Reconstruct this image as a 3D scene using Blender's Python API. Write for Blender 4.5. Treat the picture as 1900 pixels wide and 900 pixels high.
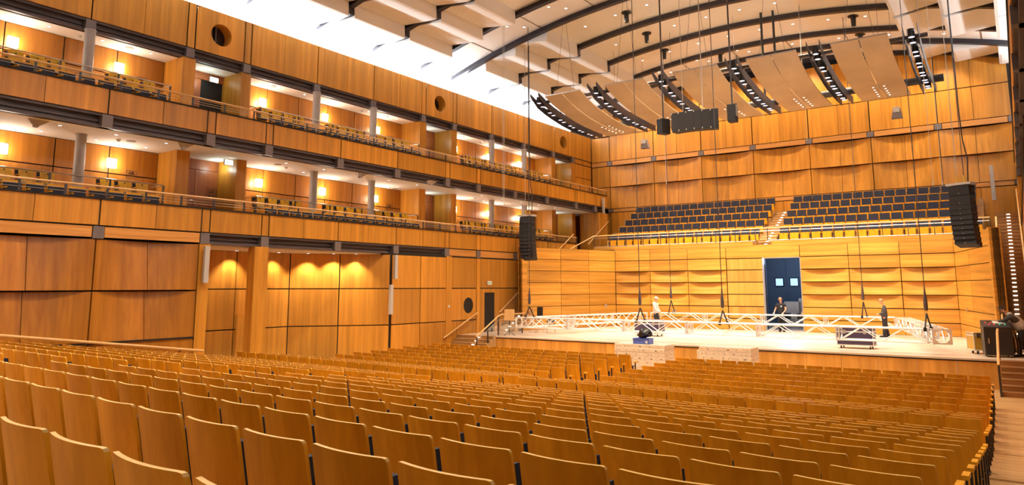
import bpy, bmesh, math, random
from mathutils import Vector, Matrix
random.seed(7)
for _o in list(bpy.data.objects): bpy.data.objects.remove(_o)
SC = bpy.context.scene
COL = SC.collection
PI = math.pi
H = 3.32                       # camera height above the flat stalls floor
EXPOSURE = 0.0
# ---------------------------------------------------------------- camera
def make_camera():
    yaw, pit, roll, f = math.radians(35.2613), math.radians(8.25884), math.radians(-0.12497), 1320.37
    fw = Vector((-math.sin(yaw)*math.cos(pit), math.cos(yaw)*math.cos(pit), math.sin(pit)))
    r = Vector((math.cos(yaw), math.sin(yaw), 0)); u = r.cross(fw)
    r2 = math.cos(roll)*r + math.sin(roll)*u; u2 = -math.sin(roll)*r + math.cos(roll)*u
    cd = bpy.data.cameras.new('camera'); cam = bpy.data.objects.new('camera', cd); COL.objects.link(cam)
    m = Matrix(((r2.x, u2.x, -fw.x, 0), (r2.y, u2.y, -fw.y, 0), (r2.z, u2.z, -fw.z, H), (0, 0, 0, 1)))
    cam.matrix_world = m
    cd.sensor_width = 36; cd.sensor_fit = 'HORIZONTAL'; cd.lens = 36*f/1900
    cd.shift_y = -(450-340.39)/1900
    cd.clip_start = .05; cd.clip_end = 200
    SC.camera = cam
    return r2, u2, fw, f
CR, CU, CF, CFOC = make_camera()
def px_of(p):
    d = Vector(p) - Vector((0, 0, H)); w = d.dot(CF)
    if w < .05: return None
    return 950+CFOC*d.dot(CR)/w, 340.39-CFOC*d.dot(CU)/w, w
SC.view_settings.view_transform = 'Standard'; SC.view_settings.look = 'None'
SC.view_settings.gamma = 1; SC.view_settings.use_curve_mapping = False
SC.view_settings.exposure = EXPOSURE
SC.cycles.use_denoising = True
SC.cycles.max_bounces = 7; SC.cycles.diffuse_bounces = 4; SC.cycles.glossy_bounces = 3
SC.cycles.transparent_max_bounces = 12; SC.cycles.sample_clamp_indirect = 6
SC.cycles.caustics_reflective = False; SC.cycles.caustics_refractive = False
W = bpy.data.worlds.new('world'); SC.world = W; W.use_nodes = True
W.node_tree.nodes['Background'].inputs[0].default_value = (1, .90, .78, 1)
W.node_tree.nodes['Background'].inputs[1].default_value = .22
WARM = (1, .80, .56); COOL = (1, .95, .88)
def light(kind, name, loc, power, color=WARM, aim=None, **kw):
    ld = bpy.data.lights.new(name, kind); ld.energy = power; ld.color = color
    for k, v in kw.items(): setattr(ld, k, v)
    o = bpy.data.objects.new(name, ld); COL.objects.link(o); o.location = loc
    if aim is not None:
        o.rotation_euler = (Vector(aim)-Vector(loc)).to_track_quat('-Z', 'Y').to_euler()
    return o
    return o
XC = -11.4                     # axis of the hall
def mx(x, side): return x if side < 0 else 2*XC-x
VR, VZ = 42.6, -28.9+H
def vault(x, extra=0.): return VZ+math.sqrt((VR+extra)**2-(x-XC)**2)
# cove strips hidden behind the top of both side walls
for s in (-1, 1):
    light('AREA', 'cove_light', (mx(-25.15, s), 23, 10.73+H), 5200, (.80, .90, 1), shape='RECTANGLE', size=.3, size_y=43).rotation_euler = (0, PI+.05*s, 0)
# rows of vault downlights; unseen rear row added to light the seat backs
for yy in (-2.5, 1.5, 5.0, 8.8, 12.6, 18.4, 22.0, 25.5, 31.5, 35.0, 38.4):
    for k in range(5):
        xx = XC + (k-2)*4.2
        light('SPOT', 'downlight_beam', (xx, yy, vault(xx)-.05), 2500*((.2, .78, .85, .22, .06)[k] if yy < 20 else 1), WARM, (xx, yy, 0), spot_size=math.radians(110), spot_blend=.8, shadow_soft_size=.35)
for k in range(6):
    xx = XC + (k-2.5)*3.6
    light('SPOT', 'wall_beam', (xx, 43.5, vault(xx)-.05), 1050, WARM, (xx*.95-.57, 45.0, 4.0+H), spot_size=math.radians(120), spot_blend=.8, shadow_soft_size=.2)
for yy in (1.5, 5.1, 8.7, 12.2):
    light('SPOT', 'wall_graze_beam', (-21.1, yy, vault(-21.1)-.05), 1500, WARM, (-22.9, yy, 4), spot_size=math.radians(75), spot_blend=.9, shadow_soft_size=.15)
# theatre lanterns of the canopy, over the stage
for k in range(6):
    xx = -19.75+3.44*k
    light('SPOT', 'lantern_beam', (xx, 31.4, 9.0+H), 1500, (1, .97, .94), (xx*.75-2.8, 31.6, .97), spot_size=math.radians(64), spot_blend=.6, shadow_soft_size=.12)
    light('SPOT', 'lantern_beam', (xx, 36.4, 8.55+H), 1850, (1, .87, .70), (xx*.85-1.7, 38.6, 1.2), spot_size=math.radians(84), spot_blend=.6, shadow_soft_size=.12)
# ---------------------------------------------------------------- mesh helpers
class MB:
    def __init__(s): s.v = []; s.f = []; s.m = []
    def add(s, vs, fs, m=0):
        b = len(s.v); s.v += [tuple(p) for p in vs]; s.f += [tuple(b+i for i in q) for q in fs]; s.m += [m]*len(fs); return s
    def box(s, x0, x1, y0, y1, z0, z1, m=0):
        x0, x1 = min(x0, x1), max(x0, x1); y0, y1 = min(y0, y1), max(y0, y1); z0, z1 = min(z0, z1), max(z0, z1)
        return s.add([(x0,y0,z0),(x1,y0,z0),(x1,y1,z0),(x0,y1,z0),(x0,y0,z1),(x1,y0,z1),(x1,y1,z1),(x0,y1,z1)],
            [(3,2,1,0),(4,5,6,7),(0,1,5,4),(1,2,6,5),(2,3,7,6),(3,0,4,7)], m)
    def obox(s, M, dx, dy, dz, m=0):
        vs = [M @ Vector((x*dx/2, y*dy/2, z*dz/2)) for z in (-1,1) for x, y in ((-1,-1),(1,-1),(1,1),(-1,1))]
        return s.add(vs, [(3,2,1,0),(4,5,6,7),(0,1,5,4),(1,2,6,5),(2,3,7,6),(3,0,4,7)], m)
    def prism(s, poly, fn, m=0):
        """poly: 2D outline (ccw seen from fn(...,0) side); fn(p,t) -> 3D for t in 0,1"""
        n = len(poly); vs = [fn(p, 0) for p in poly]+[fn(p, 1) for p in poly]
        return s.add(vs, [tuple(range(n))[::-1], tuple(range(n, 2*n))]+[(i, (i+1) % n, n+(i+1) % n, n+i) for i in range(n)], m)
    def tube(s, pts, r, n=8, m=0, cap=True):
        pts = [Vector(p) for p in pts]; rs = r if isinstance(r, (list, tuple)) else [r]*len(pts)
        rings = []; prev = None
        for i, p in enumerate(pts):
            d = (pts[min(i+1, len(pts)-1)]-pts[max(i-1, 0)]).normalized()
            if prev is None:
                a = d.cross(Vector((0, 0, 1)))
                if a.length < .05: a = d.cross(Vector((1, 0, 0)))
            else: a = prev - d*prev.dot(d)
            a.normalize(); prev = a; b = d.cross(a)
            rings.append([p+(a*math.cos(2*PI*k/n)+b*math.sin(2*PI*k/n))*rs[i] for k in range(n)])
        fs = []
        for i in range(len(pts)-1):
            for k in range(n): fs.append((i*n+k, i*n+(k+1) % n, (i+1)*n+(k+1) % n, (i+1)*n+k))
        if cap: fs += [tuple(range(n))[::-1], tuple((len(pts)-1)*n+k for k in range(n))]
        return s.add([q for g in rings for q in g], fs, m)
    def disc(s, c, nrm, r, n=16, m=0):
        nrm = Vector(nrm).normalized(); a = nrm.orthogonal().normalized(); b = nrm.cross(a)
        return s.add([Vector(c)+(a*math.cos(2*PI*k/n)+b*math.sin(2*PI*k/n))*r for k in range(n)], [tuple(range(n))], m)
    def ball(s, c, rx, ry, rz, nu=12, nv=8, m=0, fn=None):
        vs = [(c[0], c[1], c[2]-rz)]; fs = []
        for j in range(1, nv):
            t = -PI/2+PI*j/nv
            for i in range(nu):
                p = Vector((rx*math.cos(t)*math.cos(2*PI*i/nu), ry*math.cos(t)*math.sin(2*PI*i/nu), rz*math.sin(t)))
                if fn: p = fn(p)
                vs.append((c[0]+p.x, c[1]+p.y, c[2]+p.z))
        vs.append((c[0], c[1], c[2]+rz)); L = len(vs)-1
        for i in range(nu):
            fs.append((0, 1+(i+1) % nu, 1+i)); fs.append((L, 1+(nv-2)*nu+i, 1+(nv-2)*nu+(i+1) % nu))
        for j in range(nv-2):
            for i in range(nu): fs.append((1+j*nu+i, 1+j*nu+(i+1) % nu, 1+(j+1)*nu+(i+1) % nu, 1+(j+1)*nu+i))
        return s.add(vs, fs, m)
    def grid(s, P, m=0, closed=False):
        """P[i][j] -> quads"""
        nu, nv = len(P), len(P[0])
        return s.add([p for row in P for p in row], [(i*nv+j, (i+1)*nv+j, (i+1)*nv+j+1, i*nv+j+1) for i in range(nu-1) for j in range(nv-1)], m)
    def slab(s, P, off, m=0):
        """closed sheet: grid P thickened by vector off"""
        nu, nv = len(P), len(P[0]); off = Vector(off); n = nu*nv
        vs = [Vector(p) for row in P for p in row]; vs = vs+[p+off for p in vs]
        fs = []
        for i in range(nu-1):
            for j in range(nv-1):
                q = (i*nv+j, (i+1)*nv+j, (i+1)*nv+j+1, i*nv+j+1); fs.append(q); fs.append(tuple(n+a for a in q[::-1]))
        rim = [i*nv for i in range(nu)]+[(nu-1)*nv+j for j in range(1, nv)]+[i*nv+nv-1 for i in range(nu-2, -1, -1)]+[j for j in range(nv-2, 0, -1)]
        for k in range(len(rim)):
            a, b = rim[k], rim[(k+1) % len(rim)]; fs.append((b, a, n+a, n+b))
        return s.add(vs, fs, m)
    def mesh(s, name, mats):
        me = bpy.data.meshes.new(name); me.from_pydata([tuple(p) for p in s.v], [], s.f)
        for mt in (mats if isinstance(mats, (list, tuple)) else [mats]): me.materials.append(mt)
        if any(s.m): me.polygons.foreach_set('material_index', s.m)
        bm = bmesh.new(); bm.from_mesh(me); bmesh.ops.recalc_face_normals(bm, faces=bm.faces); bm.to_mesh(me); bm.free()
        me.update(); return me
def obj(name, mb, mat, parent=None, loc=(0,0,0), rotz=0, smooth=False, bevel=0):
    me = mb.mesh(name, mat) if isinstance(mb, MB) else mb
    o = bpy.data.objects.new(name, me); COL.objects.link(o); o.location = loc; o.rotation_euler = (0, 0, rotz)
    if parent: o.parent = parent
    if smooth:
        me.polygons.foreach_set('use_smooth', [True]*len(me.polygons)); 
        me.set_sharp_from_angle(angle=math.radians(40))
    if bevel:
        b = o.modifiers.new('bevel', 'BEVEL'); b.width = bevel; b.segments = 2; b.limit_method = 'ANGLE'
    return o
def tag(o, label, cat, group=None):
    o['label'] = label; o['category'] = cat
    if group: o['group'] = group
    return o
def thing(name, label, cat, loc=(0,0,0), rotz=0, group=None):
    o = bpy.data.objects.new(name, None); COL.objects.link(o); o.location = loc; o.rotation_euler = (0, 0, rotz); o.empty_display_size = .1
    return tag(o, label, cat, group)
def struct(name, mb, mat, smooth=False):
    o = obj(name, mb, mat, smooth=smooth); o['kind'] = 'structure'; return o
def dup(root, loc, rotz, label, group=None):
    r = root.copy(); COL.objects.link(r); r.location = loc; r.rotation_euler = (0, 0, rotz); r['label'] = label
    if group: r['group'] = group
    for ch in root.children:
        c = ch.copy(); COL.objects.link(c); c.parent = r
        for g in ch.children:
            d = g.copy(); COL.objects.link(d); d.parent = c
    return r
ORD = ['zeroth','first','second','third','fourth','fifth','sixth','seventh','eighth','ninth','tenth','eleventh','twelfth','thirteenth','fourteenth','fifteenth','sixteenth','seventeenth','eighteenth','nineteenth','twentieth','twenty-first','twenty-second','twenty-third','twenty-fourth','twenty-fifth','twenty-sixth','twenty-seventh','twenty-eighth','twenty-ninth','thirtieth']
# ---------------------------------------------------------------- materials
def nt(name):
    m = bpy.data.materials.new(name); m.use_nodes = True; t = m.node_tree; return m, t, t.nodes['Principled BSDF']
def plain(name, col, rough=.5, metal=0, spec=.5, bump=0, bscale=80, var=0):
    m, t, b = nt(name); b.inputs['Base Color'].default_value = (*col, 1); b.inputs['Roughness'].default_value = rough
    b.inputs['Metallic'].default_value = metal; b.inputs['Specular IOR Level'].default_value = spec
    if bump or var:
        tc = t.nodes.new('ShaderNodeTexCoord'); n = t.nodes.new('ShaderNodeTexNoise'); n.inputs['Scale'].default_value = bscale; n.inputs['Detail'].default_value = 4
        t.links.new(tc.outputs['Object'], n.inputs['Vector'])
        if bump:
            bp = t.nodes.new('ShaderNodeBump'); bp.inputs['Strength'].default_value = bump; bp.inputs['Distance'].default_value = .01
            t.links.new(n.outputs['Fac'], bp.inputs['Height']); t.links.new(bp.outputs['Normal'], b.inputs['Normal'])
        if var:
            r = t.nodes.new('ShaderNodeValToRGB'); r.color_ramp.elements[0].position = .3; r.color_ramp.elements[1].position = .7
            r.color_ramp.elements[0].color = (*[c*(1-var) for c in col], 1); r.color_ramp.elements[1].color = (*[min(1, c*(1+var)) for c in col], 1)
            t.links.new(n.outputs['Fac'], r.inputs['Fac']); t.links.new(r.outputs['Color'], b.inputs['Base Color'])
    return m
def emit(name, col, s):
    m, t, b = nt(name); b.inputs['Base Color'].default_value = (*col, 1); b.inputs['Emission Color'].default_value = (*col, 1); b.inputs['Emission Strength'].default_value = s; return m
def wood(name, c1, c2, scale, rough=.38, per='island', var=.16, stripe=None, spec=.4):
    """veneer: stretched grain noise; a small tint change per panel; optional broad flitch stripes"""
    m, t, b = nt(name); L = t.links.new
    tc = t.nodes.new('ShaderNodeTexCoord'); mp = t.nodes.new('ShaderNodeMapping'); mp.inputs['Scale'].default_value = scale; L(tc.outputs['Object'], mp.inputs['Vector'])
    geo = t.nodes.new('ShaderNodeNewGeometry'); oi = t.nodes.new('ShaderNodeObjectInfo')
    rnd = geo.outputs['Random Per Island'] if per == 'island' else oi.outputs['Random']
    ad = t.nodes.new('ShaderNodeVectorMath'); ad.operation = 'MULTIPLY_ADD'; ad.inputs[1].default_value = (37, 53, 29); cb = t.nodes.new('ShaderNodeCombineXYZ')
    for k in range(3): L(rnd, cb.inputs[k])
    L(cb.outputs[0], ad.inputs[0]); L(mp.outputs['Vector'], ad.inputs[2])
    n = t.nodes.new('ShaderNodeTexNoise'); n.inputs['Scale'].default_value = 1; n.inputs['Detail'].default_value = 7; n.inputs['Roughness'].default_value = .62; n.inputs['Distortion'].default_value = .35
    L(ad.outputs['Vector'], n.inputs['Vector'])
    r = t.nodes.new('ShaderNodeValToRGB'); r.color_ramp.elements[0].position = .32; r.color_ramp.elements[1].position = .68
    r.color_ramp.elements[0].color = (*c1, 1); r.color_ramp.elements[1].color = (*c2, 1); L(n.outputs['Fac'], r.inputs['Fac'])
    hs = t.nodes.new('ShaderNodeHueSaturation'); L(r.outputs['Color'], hs.inputs['Color'])
    mr = t.nodes.new('ShaderNodeMapRange'); mr.inputs['To Min'].default_value = 1-var; mr.inputs['To Max'].default_value = 1+var; L(rnd, mr.inputs['Value'])
    val = mr.outputs['Result']
    if stripe:
        ms = t.nodes.new('ShaderNodeMapping'); ms.inputs['Scale'].default_value = stripe; L(tc.outputs['Object'], ms.inputs['Vector'])
        n2 = t.nodes.new('ShaderNodeTexNoise'); n2.inputs['Scale'].default_value = 1; n2.inputs['Detail'].default_value = 1; L(ms.outputs['Vector'], n2.inputs['Vector'])
        m2 = t.nodes.new('ShaderNodeMapRange'); m2.inputs['From Min'].default_value = .3; m2.inputs['From Max'].default_value = .7; m2.inputs['To Min'].default_value = .84; m2.inputs['To Max'].default_value = 1.14; L(n2.outputs['Fac'], m2.inputs['Value'])
        mm = t.nodes.new('ShaderNodeMath'); mm.operation = 'MULTIPLY'; L(val, mm.inputs[0]); L(m2.outputs['Result'], mm.inputs[1]); val = mm.outputs[0]
    L(val, hs.inputs['Value']); L(hs.outputs['Color'], b.inputs['Base Color'])
    b.inputs['Roughness'].default_value = rough; b.inputs['Specular IOR Level'].default_value = spec
    return m
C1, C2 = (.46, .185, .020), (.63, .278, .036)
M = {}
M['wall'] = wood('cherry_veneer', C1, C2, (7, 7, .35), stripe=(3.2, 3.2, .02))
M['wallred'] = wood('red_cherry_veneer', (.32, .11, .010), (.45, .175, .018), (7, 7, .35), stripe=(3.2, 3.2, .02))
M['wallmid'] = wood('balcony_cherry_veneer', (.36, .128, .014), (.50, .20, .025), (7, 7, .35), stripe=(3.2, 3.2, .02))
M['stagewall'] = wood('stage_veneer', (.55, .24, .03), (.73, .37, .065), (.35, .35, 9), stripe=(.15, .15, 5))
M['hgrain'] = wood('beam_veneer', (.48, .20, .045), (.66, .32, .09), (.4, .4, 9))
M['red'] = wood('red_door_veneer', (.24, .065, .02), (.36, .11, .035), (7, 7, .35))
M['front'] = wood('stage_front_veneer', (.60, .275, .045), (.76, .385, .085), (6, 6, .3), stripe=(1.6, 1.6, .02))
M['parquet'] = wood('parquet', (.36, .205, .085), (.54, .34, .15), (.5, 7, 1), rough=.42, stripe=(.3, 9, 1))
M['stagefloor'] = wood('stage_floor', (.55, .43, .33), (.72, .59, .48), (.3, 6, 1), rough=.35, stripe=(.2, 7, 1))
M['seat'] = wood('seat_plywood', (.62, .255, .008), (.80, .36, .016), (9, 1, 2.2), per='obj', var=.1, rough=.45, spec=.22)
M['seatstuff'] = wood('seat_plywood_row', (.62, .255, .008), (.80, .36, .016), (9, 1, 2.2), var=.1, rough=.45, spec=.22)
M['edge'] = plain('plywood_edge', (.80, .52, .17), .35)
M['navy'] = plain('navy_upholstery', (.012, .013, .03), .85, bump=.3, bscale=300, var=.3)
M['dark'] = plain('dark_joint', (.012, .008, .006), .8)
M['steel'] = plain('brown_painted_steel', (.075, .055, .058), .5)
M['block'] = plain('grey_steel_plate', (.16, .13, .13), .5)
M['rib'] = plain('dark_ceiling_rib', (.022, .018, .026), .45)
M['ceil'] = plain('cream_plaster', (.83, .78, .71), .85, bscale=40, var=.05)
M['white'] = plain('white_plaster', (.85, .82, .77), .8)
M['balceil'] = plain('balcony_plaster', (.88, .82, .75), .8)
M['column'] = plain('grey_column_paint', (.42, .37, .34), .5, bscale=5, var=.04)
M['black'] = plain('black_metal', (.012, .011, .013), .5)
M['speaker'] = plain('black_speaker_cloth', (.010, .009, .011), .7, bump=.2, bscale=400)
M['chrome'] = plain('stainless_steel', (.62, .6, .58), .3, 1)
M['alu'] = plain('aluminium', (.86, .86, .85), .38, .55)
M['postdark'] = plain('dark_rail_post', (.07, .06, .062), .4, .6)
M['rail'] = wood('handrail_beech', (.62, .36, .14), (.75, .48, .22), (2, 2, 2), rough=.3)
M['stair'] = wood('stair_oak', (.24, .115, .04), (.38, .20, .08), (.6, 7, 6), rough=.35)
M['yellowply'] = wood('yellow_seat_ply', (.66, .36, .015), (.82, .47, .03), (9, 2, 2.2), per='obj', var=.08, rough=.35)
M['desk'] = plain('dark_console_paint', (.020, .014, .014), .45)
M['refl'] = wood('canopy_veneer', (.45, .335, .21), (.58, .45, .30), (.6, .5, .6), rough=.3, var=.05)
M['lens'] = emit('lamp_lens', (1, .95, .9), 3.5)
M['lenscool'] = emit('lantern_lens', (.75, .82, 1), 1.1)
M['sconce'] = emit('sconce_glass', (1, .96, .88), 14)
M['exit'] = emit('exit_sign_glow', (.85, 1, .95), 5)
M['green'] = emit('exit_sign_green', (.02, .35, .15), .6)
M['step'] = emit('step_light_glow', (1, .9, .75), 4.5)
M['win'] = emit('blue_window_glow', (.35, .55, 1), 1.6)
M['bluewall'] = plain('blue_grey_backstage', (.10, .14, .19), .7)
M['ply'] = plain('birch_deck_edge', (.80, .67, .53), .6, bscale=12, var=.12)
M['grey'] = plain('grey_plastic', (.30, .27, .26), .5)
M['lightgrey'] = plain('light_grey_metal', (.50, .47, .45), .45)
M['yellow'] = plain('yellow_case', (.62, .36, .045), .45)
M['purple'] = plain('dark_case_laminate', (.055, .032, .07), .45)
M['blue'] = plain('blue_plastic_crate', (.10, .17, .60), .4)
M['bag'] = plain('black_plastic_bag', (.01, .01, .012), .18, bump=.9, bscale=9)
M['glassdark'] = plain('dark_glazing', (.02, .014, .012), .15)
M['skin'] = plain('skin', (.62, .32, .20), .55)
M['hair'] = plain('brown_hair', (.10, .05, .025), .6)
M['hairfair'] = plain('fair_hair', (.42, .27, .12), .6)
M['lgreyc'] = plain('pale_grey_cloth', (.52, .52, .53), .85, bump=.3, bscale=40)
M['greyc'] = plain('grey_cloth', (.40, .37, .34), .85, bump=.3, bscale=40)
M['dgreyc'] = plain('dark_grey_cloth', (.055, .05, .058), .85, bump=.3, bscale=40)
M['blackc'] = plain('black_cloth', (.015, .014, .018), .85)
M['paper'] = plain('white_paper', (.8, .8, .8), .6)
M['redled'] = emit('red_indicator', (1, .05, .05), 1.5)
M['greenled'] = emit('green_indicator', (.05, .8, .4), 1)
M['ink'] = plain('dark_engraving', (.05, .018, .008), .6)
def glass_mat():
    m, t, b = nt('clear_glass'); L = t.links.new
    tr = t.nodes.new('ShaderNodeBsdfTransparent'); tr.inputs[0].default_value = (.96, .97, .96, 1)
    gl = t.nodes.new('ShaderNodeBsdfGlossy'); gl.inputs['Roughness'].default_value = .05
    fr = t.nodes.new('ShaderNodeFresnel'); fr.inputs[0].default_value = 1.45; mi = t.nodes.new('ShaderNodeMixShader')
    mu = t.nodes.new('ShaderNodeMath'); mu.operation = 'MULTIPLY'; mu.inputs[1].default_value = .3; L(fr.outputs[0], mu.inputs[0]); L(mu.outputs[0], mi.inputs[0]); L(tr.outputs[0], mi.inputs[1]); L(gl.outputs[0], mi.inputs[2]); L(mi.outputs[0], t.nodes['Material Output'].inputs[0]); return m
M['glass'] = glass_mat()
# ---------------------------------------------------------------- the room: floor
PITCH = .924
def row_y(n, x):
    b = 1.177+.878*(25-n) if n >= 21 else (4.69+.946*(21-n) if n >= 12 else 13.2+.924*(12-n))
    return b+.135+(.016+.0013*(n-1))*abs(x)       # foot of the backrests of row n
def row_top(n):
    if n <= 8: return -2.40-.06*(n-1)/7
    if n == 9: return -2.36
    if n == 10: return -2.25
    if n == 11: return -2.145
    return -.56-.1245*(25-n)
def row_floor(n): return row_top(n)-.88+H
def build_floor():
    xs = [-23.1+26.1*i/12 for i in range(13)]; P = []
    for x in xs:
        pr = [(-6, row_floor(25)+.12), (row_y(25, x)-.2, row_floor(25)+.12)]
        for n in range(25, 0, -1):
            z = row_floor(n); pr += [(row_y(n, x)-.2, z), (row_y(n-1, x)-.2 if n > 1 else row_y(1, x)+.724, z)]
        pr += [(28.3, row_floor(1)-.01)]
        P.append([(x, y, z) for y, z in pr])
    # quads per cell keep the step risers sharp
    struct('floor', MB().grid(P), M['parquet'])
build_floor()
# ---------------------------------------------------------------- side walls with two balconies each
BAY = [-.3, 3.2, 6.9, 10.55, 14.1, 16.53, 20.08, 23.5, 27.07, 29.6, 33.0, 36.4, 39.9, 42.5]
PORT = [(14.1, 16.53), (27.07, 29.6), (39.9, 42.5)]
NARROW = {4, 5, 8, 9, 12, 13}
F1B, F1T, F2B, F2T = 1.9+H, 2.73+H, 5.42+H, 6.25+H
UPB, UPT = 8.95+H, 10.71+H
C1Z, C2Z, C3Z = 1.5+H, 5.0+H, 8.55+H          # undersides of balcony 1, balcony 2, upper wall
FL1, FL2 = 2.3+H, 5.95+H
def hole_panel(mb, x, d, y0, y1, z0, z1, cy, cz, r, depth):
    """flat panel at x with a round hole; the hole's lining goes back by depth (d = +1/-1 towards the hall)"""
    n = 40; A = []; B = []; Cc = []
    for k in range(n):
        a = 2*PI*k/n; ca, sa = math.cos(a), math.sin(a)
        t = min((y1-cy)/ca if ca > 1e-6 else 1e9, (y0-cy)/ca if ca < -1e-6 else 1e9, (z1-cz)/sa if sa > 1e-6 else 1e9, (z0-cz)/sa if sa < -1e-6 else 1e9)
        A.append((x, cy+t*ca, cz+t*sa)); B.append((x, cy+r*ca, cz+r*sa)); Cc.append((x-d*depth, cy+r*ca, cz+r*sa))
    fs = []
    for k in range(n):
        j = (k+1) % n; fs += [(k, j, n+j, n+k), (n+k, n+j, 2*n+j, 2*n+k)]
    mb.add(A+B+Cc, fs)
    for cyy, czz in ((y0, z0), (y1, z0), (y1, z1), (y0, z1)):     # corner fillers of the octagonal sampling
        pts = [p for p in A]
        ang = math.atan2(czz-cz, cyy-cy) % (2*PI); k = int(ang/(2*PI/n)) % n; j = (k+1) % n
        mb.add([(x, cyy, czz), A[k], A[j]], [(0, 1, 2)])
def cuts(y0, y1, bays=BAY, mids=True, strips=True):
    """panel edges along a wall: bays, mid joints and the narrow strips beside the porthole bays -> [(ya, yb, gap_left, gap_right)]"""
    e = []
    for i, b in enumerate(bays):
        if strips and i in NARROW: e += [(b-.16, .05), (b+.16, .05)]
        else: e.append((b, .05))
        if mids and i+1 < len(bays) and not (i in NARROW and i+1 in NARROW): e.append(((b+bays[i+1])/2, .018))
    e = [q for q in e if y0+.05 < q[0] < y1-.05]
    e = [(y0, .02)]+e+[(y1, .02)]
    return [(e[i][0]+e[i][1]/2, e[i+1][0]-e[i+1][1]/2) for i in range(len(e)-1)]
tn = [0]
def trim(mb, mat, smooth=False):
    tn[0] += 1; return struct('trim_%d' % tn[0], mb, mat, smooth)
wn = [0]
def window(mb, mat):
    wn[0] += 1; return struct('window_%d' % wn[0], mb, mat)
dn = [0]
def side(s):
    nm = 'left' if s < 0 else 'right'; d = -s
    Y0 = -.3 if s < 0 else 14.1
    X = lambda x: mx(x, s)
    fas, back, beams, blocks, ceil_, strip_ = MB(), MB(), MB(), MB(), MB(), MB()
    for (zb, zt, yend) in ((F1B, F1T, 39.95 if s < 0 else 39.95), (F2B, F2T, 44.2)):
        for a, b in cuts(Y0, yend): fas.box(X(-23.1), X(-23.14), a, b, zb+.02, zt-.02)
        back.box(X(-23.13), X(-23.24), Y0, yend, zb, zt)
        back.box(X(-23.06), X(-23.26), Y0, yend, zt-.015, zt+.03)
        fas.box(X(-23.12), X(-24.4), yend-.05, yend, zb, zt)
    # upper wall with portholes
    for a, b in cuts(Y0, 45.1):
        pc = [p for p in PORT if p[0] < (a+b)/2 < p[1] and b-a > 1]
        if pc:
            cy = (a+b)/2+.02; hole_panel(fas, X(-24.8), d, a, b, UPB+.02, UPT-.02, cy, 9.8+H, .44, .5)
            back.box(X(-25.3), X(-25.36), a, b, UPB, UPT)
            g = MB().disc((X(-25.28), cy, 9.8+H), (d, 0, 0), .44, 32); window(g, M['glassdark'])
            fr = MB().box(X(-25.26), X(-25.2), cy-.03, cy+.03, 9.8+H-.42, 9.8+H+.42); trim(fr, M['steel'])
        else: fas.box(X(-24.8), X(-24.85), a, b, UPB+.02, UPT-.02)
        if not pc: back.box(X(-24.84), X(-24.95), a-.06, b+.06, UPB, UPT-.01)
    fas.box(X(-24.8), X(-25.0), Y0, 45.1, UPT-.02, UPT)
    # painted steel edge beams under each fascia, with plates at every bay
    def beam(x, y0, y1, z0, z1):
        beams.box(X(x-.20), X(x-.28), y0, y1, z0, z1); beams.box(X(x), X(x-.28), y0, y1, z1-.07, z1); beams.box(X(x-.06), X(x-.30), y0, y1, z0, z0+.09)
        beams.box(X(x-.13), X(x-.28), y0, y1, z0+.17, z0+.24)
    beam(-23.14, Y0, 44.2, C2Z, F2B); beam(-24.84, Y0, 42.5, C3Z, UPB)
    beam(-23.14, 14.1, 27.07, C1Z, F1B)
    for a, b in zip(BAY, BAY[1:]):
        if a >= Y0 and (b <= 14.2 or 27 < a < 37): strip_.box(X(-23.11), X(-23.16), a+.19, b-.19, C1Z+.04, F1B-.03)
    for i, b in enumerate(BAY):
        if b < Y0: continue
        if b < 44: blocks.box(X(-23.08), X(-23.4), b-.165, b+.165, C2Z, F2B-.02)
        blocks.box(X(-24.78), X(-25.0), b-.16, b+.16, C3Z+.02, UPB-.02)
        if b < 37: blocks.box(X(-23.08), X(-23.4), b-.165, b+.165, C1Z, F1B-.02)
    back.box(X(-23.15), X(-23.3), Y0, 14.1, C1Z, F1B); back.box(X(-23.15), X(-23.3), 27.07, 39.9, C1Z, F1B)
    # balcony slabs and their plastered undersides
    ceil_.box(X(-23.4), X(-26.3), Y0, 44.2, C2Z, C2Z+.08); ceil_.box(X(-25.1), X(-26.3), Y0, 45.1, C3Z, C3Z+.08)
    ceil_.box(X(-23.4), X(-26.3), 14.1, 23.5, C1Z-.05, C1Z+.03)
    slab = MB()
    for fz, ye in ((FL1, 39.95), (FL2, 44.2)):
        slab.box(X(-23.2), X(-26.3), Y0, ye, fz-.2, fz); slab.box(X(-24.55), X(-26.3), Y0, ye, fz, fz+.52)
    struct('wall_%s' % nm, fas, M['wall']); trim(back, M['dark']); trim(beams, M['steel']); trim(blocks, M['block']); trim(strip_, M['hgrain'])
    struct('ceiling_balcony_%s' % nm, ceil_, M['balceil']); struct('floor_balcony_%s' % nm, slab, M['parquet'])
    # rear walls of the balconies, wing piers beside each vestibule
    rear, rback, pier, doors = MB(), MB(), MB(), MB()
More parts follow.
